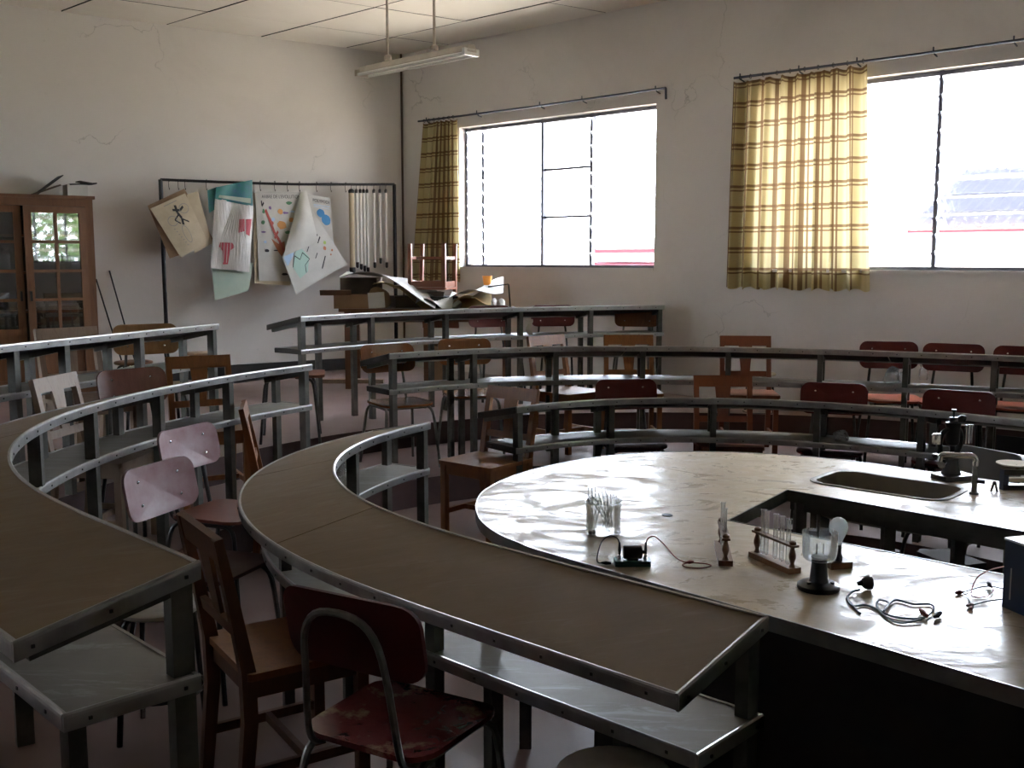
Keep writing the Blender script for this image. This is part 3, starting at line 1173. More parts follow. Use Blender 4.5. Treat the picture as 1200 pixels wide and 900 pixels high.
# dark front panel below the near edge, aprons and legs
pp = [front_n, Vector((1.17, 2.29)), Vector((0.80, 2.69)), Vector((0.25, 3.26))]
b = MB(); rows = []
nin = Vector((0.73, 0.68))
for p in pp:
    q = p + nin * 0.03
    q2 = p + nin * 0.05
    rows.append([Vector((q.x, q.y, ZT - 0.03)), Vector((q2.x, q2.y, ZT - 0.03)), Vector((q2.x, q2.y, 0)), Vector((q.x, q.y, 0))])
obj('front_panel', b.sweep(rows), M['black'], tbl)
b = MB()
qa, qb = H2 + Vector((dF.y, -dF.x)) * -0.045, endF + Vector((dF.y, -dF.x)) * -0.045
if (qa - H1).length < (H2 - H1).length:
    qa, qb = H2 + Vector((dF.y, -dF.x)) * 0.045, endF + Vector((dF.y, -dF.x)) * 0.045
b.beam((qa.x, qa.y, ZT - 0.06), (qb.x, qb.y, ZT - 0.06), 0.025, 0.06)
obj('apron', b, M['post'], tbl)
inset = [dense[i].lerp(CT + Vector((-0.3, -0.3)), 0.07) for i in range(i0 - 14, len(dense) - 3)]
leg_sites = [H2 + Vector((0.06, 0.0)), H2 + dF * 0.42 + Vector((0.05, 0.04)), H2 + dF * 0.9 + Vector((0.05, 0.04)), H2 + dF * 1.35 + Vector((0.05, 0.04)), H1 + Vector((-0.06, 0.0)),
             Vector((0.05, 3.72)), Vector((-0.02, 4.35)), Vector((0.35, 4.92)), Vector((0.95, 5.12)), Vector((1.5, 4.9)), Vector((1.9, 4.32)), Vector((2.5, 3.5)), Vector((3.0, 2.8))]
for q in leg_sites:
    b = MB(); b.box((q.x, q.y, (ZT - 0.03) / 2), (0.045, 0.045, ZT - 0.03))
    obj('leg', b, M['post'], tbl)
# sink bowl with a rolled rim
b = MB()
rows = []
for w, h, r, z in ((0.61, 0.375, 0.095, ZT + 0.001), (0.61, 0.375, 0.095, ZT + 0.004), (0.595, 0.36, 0.09, ZT + 0.007), (0.56, 0.328, 0.08, ZT + 0.003), (0.553, 0.322, 0.08, ZT - 0.01), (0.53, 0.30, 0.07, ZT - 0.15), (0.47, 0.24, 0.05, ZT - 0.165)):
    rows.append([Vector((p.x, p.y, z)) for p in sink_poly(w, h, r)])
b.sweep(rows, caps=False)
n_ = len(rows[0])
b.f.append(tuple(len(rows) * n_ - n_ + i for i in range(n_)))
obj('sink', b, M['steel'], tbl, True)
b = MB(); b.lathe([(0.0, 0.0), (0.021, 0.0), (0.021, 0.0015), (0, 0.0015)], 16, (0.597, 3.912, ZT + 0.0005))
obj('gas_hole', b, M['black'], tbl)

# swan tap standing behind the sink
tp = thing('tap', 'upright tap pipe with chrome spout over the sink', 'tap', (1.935, 4.275, ZT))
b = MB(); b.tube([(0, 0, 0), (0, 0, 0.135)], 0.0115, 10); b.lathe([(0.02, 0), (0.02, 0.008), (0.012, 0.012)], 12)
obj('pipe', b, M['tube'], tp, True)
b = MB(); b.tube(catmull([(0, 0, 0.12), (-0.002, 0, 0.15), (-0.02, 0.004, 0.163), (-0.06, 0.02, 0.160), (-0.118, 0.05, 0.158), (-0.128, 0.055, 0.13)], 4), [0.013] * 21, 10)
obj('spout', b, M['chrome'], tp, True)
b = MB(); b.tube([(0.0, 0, 0.055), (0.02, -0.01, 0.055), (0.035, -0.018, 0.055)], 0.008, 8)
obj('valve', b, M['iron'], tp, True)


# ------------------------------------------------------------------ chairs and stools
CH = {}


def chair_meshes(kind):
    if kind in CH:
        return CH[kind]
    out = []
    if kind.startswith('tube'):
        _, seatm, backm, tubem = kind.split('|')
        b = MB()
        ol = [(x * (1.0 + 0.12 * y), y) for x, y in rrect(0.385, 0.37, 0.07, 5)]
        b.panel(ol, 0.014, lambda x, y, h: Vector((x, y, 0.435 + 0.22 * x * x + (-0.9 * (y - 0.11) ** 2 if y > 0.11 else 0) + 0.10 * y * y + h)))
        out.append(('seat', b.mesh('seat', M[seatm], True), []))
        b = MB()
        tl = radians(11)
        def bk(x, y, h):
            yy = -0.215 + 0.55 * x * x * 1.0 + h - y * sin(tl)
            return Vector((x, yy, 0.735 + y * cos(tl)))
        b.panel(rrect(0.41, 0.20, 0.055, 5), 0.012, bk)
        out.append(('backrest', b.mesh('backrest', M[backm], True), []))
        pth = [(-0.135, 0.13, 0.415), (-0.137, 0.0, 0.413), (-0.138, -0.13, 0.413), (-0.138, -0.185, 0.43), (-0.137, -0.205, 0.48), (-0.125, -0.222, 0.62), (-0.110, -0.240, 0.73), (-0.07, -0.249, 0.785), (0, -0.252, 0.80)]
        full = pth + [(-x, y, z) for x, y, z in reversed(pth[:-1])]
        b = MB(); b.tube(catmull(full, 3), 0.0095, 7)
        out.append(('back_frame', b.mesh('back_frame', M[tubem], True), []))
        for s in (-1, 1):
            lp = [(s * 0.205, 0.215, 0.0), (s * 0.190, 0.195, 0.2), (s * 0.176, 0.178, 0.36), (s * 0.165, 0.15, 0.408), (s * 0.160, 0.10, 0.418), (s * 0.160, -0.10, 0.418), (s * 0.165, -0.15, 0.408), (s * 0.176, -0.178, 0.36), (s * 0.19, -0.205, 0.2), (s * 0.205, -0.235, 0.0)]
            b = MB(); b.tube(catmull(lp, 3), 0.0105, 7)
            out.append(('leg_frame', b.mesh('leg_frame', M[tubem], True), []))
        b = MB()
        b.tube([(-0.16, 0.11, 0.414), (0.16, 0.11, 0.414)], 0.008, 6)
        b.tube([(-0.16, -0.11, 0.414), (0.16, -0.11, 0.414)], 0.008, 6)
        out.append(('cross_bar', b.mesh('cross_bar', M[tubem], True), []))
        b = MB()
        for x in (-0.115, 0.115):
            for z in (-0.045, 0.045):
                q = bk(x, z, 0.0085)
                b.lathe([(0.006, -0.003), (0.006, 0.001), (0.003, 0.003), (0, 0.003)], 8)
                k = len(b.v) - 32
                b.v[k:] = [tuple(Vector((vx, vz, vy)) + q) for vx, vy, vz in b.v[k:]]
        out.append(('rivets', b.mesh('rivets', M['chrome']), []))
    elif kind.startswith('wood'):
        _, wm_, seatm = kind.split('|')
        w = M[wm_]
        b = MB()
        b.panel(rrect(0.41, 0.39, 0.018, 3), 0.022, lambda x, y, h: Vector((x, y + 0.01, 0.435 - 0.12 * (0.04 - x * x - y * y) * 0.5 + h)))
        out.append(('seat', b.mesh('seat', M[seatm]), []))
        for s in (-1, 1):
            b = MB(); b.beam((s * 0.175, 0.175, 0.424), (s * 0.175, 0.175, 0.0), 0.036, 0.036, up=(0, 1, 0))
            out.append(('leg', b.mesh('leg', w), []))
            b = MB()
            rows = []
            for y, z, d in ((-0.205, 0.0, 0.034), (-0.175, 0.30, 0.042), (-0.178, 0.45, 0.042), (-0.215, 0.66, 0.034), (-0.252, 0.845, 0.026)):
                rows.append([Vector((s * 0.175 - 0.017, y - d / 2, z)), Vector((s * 0.175 + 0.017, y - d / 2, z)), Vector((s * 0.175 + 0.017, y + d / 2, z)), Vector((s * 0.175 - 0.017, y + d / 2, z))])
            b.sweep(rows)
            out.append(('back_post', b.mesh('back_post', w), []))
            b = MB(); b.beam((s * 0.175, -0.165, 0.395), (s * 0.175, 0.165, 0.395), 0.018, 0.055)
            out.append(('apron', b.mesh('apron', w), []))
            b = MB(); b.beam((s * 0.175, -0.18, 0.14), (s * 0.175, 0.165, 0.14), 0.018, 0.03)
            out.append(('stretcher', b.mesh('stretcher', w), []))
        for y in (-0.165, 0.175):
            b = MB(); b.beam((-0.165, y, 0.395), (0.165, y, 0.395), 0.018, 0.055)
            out.append(('apron', b.mesh('apron', w), []))
        b = MB(); b.beam((-0.17, 0.0, 0.14), (0.17, 0.0, 0.14), 0.018, 0.028)
        out.append(('stretcher', b.mesh('stretcher', w), []))
        b = MB(); b.beam((-0.192, -0.243, 0.812), (0.192, -0.243, 0.812), 0.022, 0.075, up=(0, -0.2, 1))
        out.append(('top_rail', b.mesh('top_rail', w), []))
        b = MB(); b.beam((-0.162, -0.197, 0.565), (0.162, -0.197, 0.565), 0.018, 0.04, up=(0, -0.2, 1))
        out.append(('lower_rail', b.mesh('lower_rail', w), []))
        b = MB()
        rows = [[Vector((-wd, y - 0.006, z)), Vector((wd, y - 0.006, z)), Vector((wd, y + 0.006, z)), Vector((-wd, y + 0.006, z))] for wd, y, z in ((0.033, -0.198, 0.575), (0.052, -0.237, 0.785))]
        b.sweep(rows)
        out.append(('splat', b.mesh('splat', w), []))
    elif kind.startswith('stool'):
        _, topm, tubem, rad, ht, sq = kind.split('|')
        rad, ht = float(rad), float(ht)
        b = MB()
        if sq == 'round':
            b.lathe([(0, ht - 0.022), (rad - 0.006, ht - 0.022), (rad, ht - 0.015), (rad, ht - 0.006), (rad - 0.008, ht), (0, ht + 0.001)], 28, cap=False)
        else:
            b.panel(rrect(rad * 2, rad * 1.55, 0.05, 4), 0.02, lambda x, y, h: Vector((x, y, ht - 0.01 + h)))
        out.append(('seat', b.mesh('seat', M[topm], True), []))
        for i in range(4):
            a = pi / 4 + i * pi / 2
            c, s = cos(a), sin(a)
            k = 1.0 if sq == 'round' else 1.05
            b = MB()
            b.tube(catmull([(c * rad * 0.25, s * rad * 0.25, ht - 0.032), (c * rad * 0.7 * k, s * rad * 0.7, ht - 0.034), (c * rad * 0.9 * k, s * rad * 0.9, ht - 0.07), (c * rad * 1.0 * k, s * rad * 1.0, ht * 0.5), (c * rad * 1.12 * k, s * rad * 1.12, 0)], 4), 0.010, 7)
            out.append(('leg', b.mesh('leg', M[tubem], True), []))
        if sq == 'round':
            b = MB(); rr_ = rad * 1.02
            b.tube([(cos(2 * pi * i / 20) * rr_, sin(2 * pi * i / 20) * rr_, ht * 0.35) for i in range(20)], 0.006, 6, closed=True)
            out.append(('foot_ring', b.mesh('foot_ring', M[tubem], True), []))
    CH[kind] = out
    return out


def place(name, cat, kind, x, y, z, face, label, group=None, rot=None):
    """face: direction (degrees, plan) the sitter looks"""
    t = thing(name, label, cat, (x, y, z), radians(face - 90), group)
    for nm, me, _ in chair_meshes(kind):
        link(nm, me, t)
    if rot:
        t.rotation_euler = rot
    return t


def by_back(name, kind, bx, by, z, face, label, group=None):
    a = radians(face)
    return place(name, 'chair', kind, bx + 0.235 * cos(a), by + 0.235 * sin(a), z, face, label, group)


RED = 'tube|ply_red|ply_red|tube_dk'
REDS = 'tube|ply_orange|ply_red|tube_dk'
WORN = 'tube|ply_worn|ply_red|tube'
PINK = 'tube|ply_mauve|ply_pink|tube_dk'
PINK2 = 'tube|ply_rb|ply_pink|tube_dk'
BRN = 'tube|ply_brown|ply_brown|tube'
TAN = 'tube|ply_tan|ply_tan|tube_dk'
CHOC = 'tube|ply_choc|ply_choc|tube_dk'
OAK = 'wood|oak|oak'
MID = 'wood|oak_mid|oak_mid'
DK = 'wood|oak_dk|oak'
PALE = 'wood|oak_pale|oak_pale'
g1, g2 = 'tubular steel school chairs', 'wooden school chairs'
# first tier
by_back('school_chair', WORN, -0.40, 2.36, FA, 60, 'nearest tubular chair with worn dark red seat in the foreground', g1)
by_back('wooden_chair', DK, -0.90, 2.97, FA, 33, 'dark wooden chair beside the near end of the lower left desk', g2)
by_back('school_chair', PINK, -1.40, 3.98, FA, -20, 'nearer of the two chairs with dusty pink backs', g1)
by_back('school_chair', PINK2, -1.56, 4.86, FA, -22, 'farther of the two chairs with dusty pink backs', g1)
by_back('wooden_chair', OAK, -1.42, 5.50, FA, 12, 'wooden chair seen edge-on behind the farther pink-backed chair', g2)
place('wooden_chair', 'chair', OAK, -0.15, 6.04, FA, 231, 'orange-brown wooden chair in the gap between the foreground desk and the demonstration table', g2)
by_back('school_chair', RED, 0.745, 6.82, FA, -83, 'red-backed chair behind the demonstration table, left of the wooden one in its row', g1)
by_back('wooden_chair', MID, 1.40, 6.86, FA, -93, 'reddish wooden chair in the row just behind the demonstration table', g2)
by_back('school_chair', RED, 2.06, 6.60, FA, -110, 'red-backed chair above the sink in the row behind the demonstration table', g1)
by_back('school_chair', RED, 2.70, 6.22, FA, -122, 'red-backed chair behind the microscope in the row behind the demonstration table', g1)
# second tier
by_back('school_chair', BRN, -0.90, 7.38, FB, -60, 'glossy brown tubular chair at the left end of the second-row desk', g1)
by_back('school_chair', BRN, -0.37, 7.90, FB, -75, 'brown tubular chair second from the left end of the second-row desk', g1)
by_back('wooden_chair', OAK, 0.27, 7.98, FB, -48, 'turned orange-brown wooden chair behind the second-row desk', g2)
by_back('wooden_chair', OAK, 0.90, 8.02, FB, -88, 'orange-brown wooden chair facing the camera behind the second-row desk', g2)
by_back('wooden_chair', MID, 1.78, 7.92, FB, -95, 'reddish wooden chair between the windows behind the second-row desk', g2)
by_back('school_chair', REDS, 2.76, 7.62, FB, -100, 'leftmost of three red-backed chairs against the window wall', g1)
by_back('school_chair', REDS, 3.16, 7.42, FB, -116, 'middle of three red-backed chairs against the window wall', g1)
by_back('school_chair', REDS, 3.56, 7.18, FB, -120, 'rightmost of three red-backed chairs against the window wall', g1)
by_back('wooden_chair', PALE, -2.30, 5.22, FB, -8, 'pale dry wooden chair behind the left desk, farthest left', g2)
by_back('school_chair', CHOC, -2.12, 5.72, FB, -40, 'shiny chocolate-brown tubular chair between pale and orange wooden chairs', g1)
by_back('wooden_chair', OAK, -1.90, 6.28, FB, -62, 'orange-brown wooden chair tilted behind the far part of the left desk', g2)
place('wooden_chair', 'chair', DK, -1.40, 2.00, FB, 40, 'dark wooden chair at the lower left corner under the left desk', g2)
# third tier
by_back('wooden_chair', PALE, -2.66, 6.22, FC, -40, 'brown wooden chair in front of the glazed cabinet', g2)
by_back('school_chair', TAN, -2.42, 6.85, FC, -62, 'tan tubular chair right of the glazed cabinet', g1)
by_back('school_chair', RED, -0.22, 9.58, FC, -70, 'left red-backed chair behind the rearmost desk', g1)
by_back('school_chair', RED, 0.37, 9.68, FC, -80, 'middle red-backed chair behind the rearmost desk', g1)
by_back('school_chair', BRN, 1.16, 9.64, FC, -100, 'brown-backed chair at the right end of the rearmost desk', g1)
# stools
place('stool', 'stool', 'stool|stooltop|tube|0.135|0.45|round', 0.235, 2.27, FA, 90, 'round stool at the bottom edge under the foreground desk', 'stools')
place('stool', 'stool', 'stool|stooltop|tube_dk|0.14|0.46|round', -1.20, 3.42, FA, 90, 'round grey stool behind the near leg of the lower left desk', 'stools')
place('stool', 'stool', 'stool|oak_mid|tube_dk|0.24|0.47|square', -1.55, 7.22, FC, 100, 'wide square stool with tube legs in the aisle between the desks', 'stools')
place('stool', 'stool', 'stool|oak_pale|tube|0.12|0.46|round', -2.70, 8.95, FC, 90, 'small round stool against the chart wall right of the tan chair', 'stools')
place('stool', 'stool', 'stool|oak_dk|tube_dk|0.15|0.44|round', -3.05, 8.35, FC, 90, 'dark stool beside the glazed cabinet, left of the small round stool', 'stools')
place('stool', 'stool', 'stool|paper_buff|tube_dk|0.13|0.50|round', 2.05, 8.55, FB, 90, 'cream-topped stool against the wall between the two windows', 'stools')
by_back('school_chair', 'tube|stooltop|stoolback|tube_dk', 2.50, 5.36, 0.0, -150, 'grey-backed chair at the right edge behind the demonstration table', g1)


# ------------------------------------------------------------------ curtains and their rods
def curtain_rod(t0, t1, z, label, brackets, hooks):
    r = thing('curtain_rod', label, 'curtain rod', (0, 0, 0))
    b = MB(); b.tube([rw(t0, 0.07, z), rw((t0 + t1) / 2, 0.07, z - 0.008), rw(t1, 0.07, z)], 0.011, 8)
    obj('rod', b, M['rod'], r, True)
    for t in brackets:
        b = MB(); b.tube([rw(t, 0.0, z - 0.03), rw(t, 0.05, z - 0.02), rw(t, 0.075, z + 0.0), rw(t, 0.075, z + 0.03)], 0.006, 6)
        obj('bracket', b, M['rod'], r)
    b = MB(); b.tube([rw(t1, 0.07, z), rw(t1 + 0.005, 0.07, z - 0.1)], 0.011, 8)
    obj('end_drop', b, M['rod'], r)
    for t in hooks:
        b = MB()
        b.tube([rw(t, 0.07 + 0.016 * cos(a), z - 0.004 + 0.018 * sin(a)) for a in [i * pi / 4 for i in range(8)]], 0.0025, 5, closed=True)
        obj('ring', b, M['iron'], r)
    return r


def curtain(name_label, top, bot, z0, z1, mat, folds, amp, nring):
    """hung sheet: top and bottom spans along the window wall"""
    t = thing('curtain', name_label, 'curtain', (0, 0, 0))
    nx, nz = 150, 26
    vs, fs, uv = [], [], []
    for j in range(nz + 1):
        k = j / nz
        a0, a1 = top[0] + (bot[0] - top[0]) * k, top[1] + (bot[1] - top[1]) * k
        for i in range(nx + 1):
            u = i / nx
            ph = folds * 2 * pi * u
            am = amp * (0.75 + 0.35 * k)
            off = 0.062 + am * sin(ph + 0.4 * sin(3.1 * u * pi)) + 0.35 * am * sin(2.3 * ph + 1.0 + k)
            tt = a0 + (a1 - a0) * u + 0.012 * cos(ph) * (0.5 + k)
            p = rw(tt, max(0.012, off), z1 + (z0 - z1) * k + 0.012 * sin(ph * 1.5) * (k > 0.9) * (k - 0.9) * 10 - 0.02 * abs(sin(pi * nring * u)) * (1 - min(1, k * 8)))
            vs.append(p)
            uv.append((u, k))
    for j in range(nz):
        for i in range(nx):
            a = j * (nx + 1) + i
            fs.append((a, a + 1, a + nx + 2, a + nx + 1))
    me = bpy.data.meshes.new('cloth')
    me.from_pydata([tuple(v) for v in vs], [], fs)
    lay = me.uv_layers.new(name='UVMap')
    for lp in me.loops:
        lay.data[lp.index].uv = uv[lp.vertex_index]
    me.materials.append(mat)
    for p in me.polygons:
        p.use_smooth = True
    link('cloth', me, t)
    # hem, a doubled band of the same cloth
    return t


curtain_rod(0.36, 3.73, 3.355, 'thin dark curtain rod over the left window', [0.5, 1.3, 2.2, 2.75, 3.62], [0.46, 0.54, 0.62, 0.70, 0.78, 0.86, 0.93])
curtain_rod(4.44, 7.60, 3.36, 'thin dark curtain rod over the right window', [4.5, 5.05, 5.55, 6.15, 6.72], [4.5, 4.6, 4.72, 4.85, 4.97, 5.1, 5.22, 5.35, 5.47, 5.6])
curtain('narrow gathered yellow check curtain beside the left window', (0.44, 0.97), (0.20, 0.99), 1.57, 3.335, M['curtain_n'], 6, 0.028, 7)
curtain('wide yellow check curtain half covering the right window', (4.43, 5.62), (4.40, 5.70), 1.565, 3.335, M['curtain'], 8, 0.040, 10)

# ------------------------------------------------------------------ hanging fluorescent lamp
pA, pB = at_depth(424, 87, 9.0), at_depth(553, 61, 8.05)
lamp = thing('fluorescent_lamp', 'dusty strip lamp hanging from the ceiling on two rods', 'ceiling lamp', (0, 0, 0))
dv = (pB - pA); dv.z = 0; dv.normalize(); pz = (pA.z + pB.z) / 2
pA.z = pB.z = pz
sd = Vector((-dv.y, dv.x, 0))
if sd.y < 0: sd = -sd
b = MB()
prof = [(-0.03, 0.055), (0.03, 0.055), (0.05, 0.008), (0.045, 0.0), (-0.045, 0.0), (-0.05, 0.008)]
b.sweep([[p + sd * x + Vector((0, 0, z)) for x, z in prof] for p in (pA, pB)])
obj('housing', b, M['lampbody'], lamp)
for sgn in (-1, 1):
    b = MB(); b.tube([pA + dv * 0.03 + sd * 0.055 * sgn + Vector((0, 0, -0.012)), pB - dv * 0.03 + sd * 0.055 * sgn + Vector((0, 0, -0.012))], 0.014, 10)
    obj('lamp_tube', b, M['lamptube'], lamp, True)
for p, s_ in ((pA, 1), (pB, -1)):
    b = MB(); b.beam(p + sd * -0.075 + dv * 0.015 * s_ + Vector((0, 0, 0.0)), p + sd * 0.075 + dv * 0.015 * s_ + Vector((0, 0, 0)), 0.03, 0.05)
    obj('tube_holder', b, M['lamptube'] if s_ < 0 else M['lampbody'], lamp)
for px in (459, 517):
    k = (px - 424) / (553 - 424)
    q = pA.lerp(pB, k * 0.95)
    b = MB(); b.tube([q + Vector((0, 0, 0.07)), Vector((q.x, q.y, ZC))], 0.011, 8)
    obj('hanging_rod', b, M['lampbody'], lamp)
    b = MB(); b.lathe([(0.03, 0.0), (0.03, 0.03), (0.012, 0.045)], 10, (q.x, q.y, q.z + 0.07))
    obj('collar', b, M['lampbody'], lamp)

# ------------------------------------------------------------------ glazed cabinet against the chart wall
CS0, CS1, CD, CH_ = 3.56, 4.78, 0.42, 2.40      # along wall, depth, top height
cab = thing('glazed_cabinet', 'tall brown wooden cabinet with small-paned glass doors', 'cabinet', (0, 0, 0))
W = M['cab']
def cbox(s0, s1, o0, o1, z0, z1, name, mat=None, parent=cab):
    b = MB(); b.prism([tuple(p.xy) for p in (lw(s0, o0), lw(s1, o0), lw(s1, o1), lw(s0, o1))], z0, z1)
    return obj(name, b, mat or W, parent)
g = 0.02
cbox(CS0, CS0 + 0.025, g, CD, FC, CH_ - 0.03, 'side_panel')
cbox(CS1 - 0.025, CS1, g, CD, FC, CH_ - 0.03, 'side_panel')
cbox(CS0 - 0.02, CS1 + 0.02, g, CD + 0.03, CH_ - 0.03, CH_, 'cornice')
cbox(CS0, CS1, g, g + 0.012, FC, CH_ - 0.03, 'back_panel', M['cab_in'])
cbox(CS0, CS1, g, CD, FC, FC + 0.08, 'plinth')
for z in (0.98, 1.32, 1.68, 2.02):
    cbox(CS0 + 0.025, CS1 - 0.025, g + 0.012, CD - 0.06, z, z + 0.02, 'shelf')
cbox(CS0, CS0 + 0.07, CD - 0.02, CD + 0.012, FC + 0.08, CH_ - 0.03, 'face_frame')
cbox(CS1 - 0.05, CS1, CD - 0.02, CD + 0.012, FC + 0.08, CH_ - 0.03, 'face_frame')
cbox(CS0 + 0.07, CS1 - 0.05, CD - 0.02, CD + 0.012, CH_ - 0.10, CH_ - 0.03, 'face_frame')


def cab_door(hinge_s, width, sgn, angle, name='door'):
    d = link(name, None, cab)
    p = lw(hinge_s, CD + 0.014)
    d.location = p
    base = atan2(LD.y * sgn, LD.x * sgn)
    d.rotation_euler = (0, 0, base + angle)
    z0, z1 = FC + 0.09, CH_ - 0.105
    side = 1 if Vector((-LD.y * sgn, LD.x * sgn)).dot(NL) > 0 else -1     # local +y or -y is outward
    th = 0.024
    def bar(x0, x1, za, zb, nm, mat=W, t=th):
        b = MB(); b.box(((x0 + x1) / 2, side * t / 2, (za + zb) / 2), (x1 - x0, t, zb - za))
        return obj(nm, b, mat, d)
    st = 0.065
    bar(0, st, z0, z1, 'stile'); bar(width - st, width, z0, z1, 'stile')
    bar(st, width - st, z1 - 0.06, z1, 'rail'); bar(st, width - st, z0, z0 + 0.06, 'rail')
    zmid = 1.17
    bar(st, width - st, zmid - 0.05, zmid + 0.01, 'rail')
    bar(st, width - st, z0 + 0.06, zmid - 0.05, 'wood_panel', W, 0.010)
    n = 4
    zt, zb = z1 - 0.06, zmid + 0.01
    for i in range(1, n):
        z = zb + (zt - zb) * i / n
        bar(st, width - st, z - 0.013, z + 0.013, 'glazing_bar')
    bar(width / 2 - 0.014, width / 2 + 0.014, zb, zt, 'glazing_bar')
    for i in range(n):
        for c0, c1 in ((st, width / 2 - 0.014), (width / 2 + 0.014, width - st)):
            b = MB()
            z0_, z1_ = zb + (zt - zb) * i / n + (0.013 if i else 0), zb + (zt - zb) * (i + 1) / n - (0.013 if i < n - 1 else 0)
            b.box(((c0 + c1) / 2, side * 0.009, (z0_ + z1_) / 2), (c1 - c0, 0.003, z1_ - z0_))
            obj('pane', b, M['cabglass'], d)
    b = MB(); b.box((width - 0.03, side * (th + 0.008), 1.48), (0.018, 0.016, 0.09))
    obj('handle', b, M['iron'], d)
    return d


dw = (CS1 - CS0 - 0.12) / 2
DOOR_A = 0.0
cab_door(CS0 + 0.07, dw - 0.002, 1, radians(4))
cab_door(CS1 - 0.05, dw - 0.012, -1, 0.0)
# things stored on the cabinet shelves
for i, (s, z, r, h, lab) in enumerate([(3.78, 1.70, 0.05, 0.18, 'dark jar behind the right cabinet door, third shelf'), (4.45, 1.34, 0.06, 0.2, 'pale jar behind the left cabinet door'), (4.3, 1.70, 0.045, 0.2, 'slim bottle behind the left cabinet door')]):
    p = lw(s, 0.22, z)
    j = thing('jar', lab, 'jar', p)
    b = MB(); b.lathe([(r, 0), (r, h * 0.8), (r * 0.6, h * 0.9), (r * 0.6, h)], 14); obj('body', b, M['labglass'] if i else M['card_dk'], j, True)
    b = MB(); b.lathe([(r * 0.68, h * 0.97), (r * 0.68, h + 0.02), (0, h + 0.02)], 14); obj('lid', b, M['card_dk'], j)
bk = thing('paper_stack', 'stack of pale papers lying behind the right cabinet door', 'papers', lw(3.86, 0.22, 1.34), atan2(LD.y, LD.x))
for i in range(4):
    b = MB(); b.box((0.01 * i, 0.005 * (-1) ** i, 0.012 + 0.02 * i), (0.34, 0.24, 0.017)); obj('bundle', b, M['paper'], bk)
# on top of the cabinet
t = thing('cardboard_box', 'small white box with dark torn lid on top of the cabinet', 'box', lw(3.66, 0.22, CH_), atan2(LD.y, LD.x))
b = MB(); b.box((0, 0, 0.055), (0.18, 0.2, 0.11)); obj('body', b, M['paper'], t)
b = MB(); b.box((-0.05, 0.02, 0.118), (0.24, 0.22, 0.012), Matrix.Rotation(0.08, 3, 'Y')); obj('lid', b, M['black'], t)
b = MB(); b.beam((-0.16, 0.02, 0.125), (-0.02, 0.02, 0.145), 0.18, 0.006); obj('torn_flap', b, M['card_dk'], t)
t = thing('folder', 'dark folder leaning against the white box on the cabinet', 'folder', lw(3.9, 0.22, CH_), atan2(LD.y, LD.x))
b = MB(); b.beam((0.12, 0, 0.003), (-0.115, 0, 0.19), 0.24, 0.008); obj('cover', b, M['black'], t)
b = MB(); b.beam((0.15, 0.01, 0.006), (-0.09, 0.01, 0.10), 0.22, 0.014); obj('pages', b, M['card_dk'], t)
# two thin sticks leaning right of the cabinet
for i, (s0, s1, lab) in enumerate([(3.36, 3.46, 'thin dark stick leaning beside the cabinet, left one'), (3.24, 3.33, 'thin dark stick leaning beside the cabinet, right one')]):
    b = MB(); b.tube([lw(s0 - 0.12, 0.22, FC), lw(s1, 0.012, 1.62 + 0.08 * i)], 0.008, 6)
    o = obj('stick', b, M['iron']); tag(o, lab, 'stick')

# ------------------------------------------------------------------ chart rack
RK = K + NL * 0.25


def rk(px, py, off=0.0):
    """point in the rack's plane (off = further into the room)"""
    return at_plane(px, py, RK + NL * off, LD)


rack = thing('chart_rack', 'dark pipe frame with hooks for hanging charts along the left wall', 'rack', (0, 0, 0))
tl, tr = rk(188, 210.5), rk(462, 216)
b = MB(); b.tube([(tl.x, tl.y, FC + 0.0), (tl.x, tl.y, tl.z - 0.04), tuple(tl)], 0.021, 10); obj('post', b, M['iron'], rack, True)
b = MB(); b.tube([(tr.x, tr.y, FC + 0.0), (tr.x, tr.y, tr.z - 0.04), tuple(tr)], 0.021, 10); obj('post', b, M['iron'], rack, True)
mid = tl.lerp(tr, 0.5); mid.z -= 0.02
b = MB(); b.tube(catmull([tl, tl.lerp(tr, .25) - Vector((0, 0, .012)), mid, tl.lerp(tr, .75) - Vector((0, 0, .012)), tr], 5), 0.014, 8); obj('top_rail', b, M['iron'], rack, True)
for p in (tl, tr):
    b = MB(); b.beam(Vector((p.x, p.y, FC + 0.015)) - NL.to_3d() * 0.2, Vector((p.x, p.y, FC + 0.015)) + NL.to_3d() * 0.25, 0.03, 0.03); obj('foot', b, M['iron'], rack)
for px in (198, 209, 217, 242, 305, 322, 337, 351, 371, 388, 405):
    p = rk(px, 213)
    p.z = tl.z + (tr.z - tl.z) * ((p - tl).length / (tr - tl).length) - 0.012
    n3 = NL.to_3d()
    b = MB(); b.tube([p + n3 * 0.016 * cos(a) + Vector((0, 0, 0.004 + 0.018 * sin(a))) for a in [i * pi / 5 for i in range(-1, 7)]] + [p - n3 * 0.014 + Vector((0, 0, -0.05)), p + Vector((0, 0, -0.085)), p + n3 * 0.012 + Vector((0, 0, -0.07))], 0.0028, 5)
    obj('hook', b, M['iron'], rack)


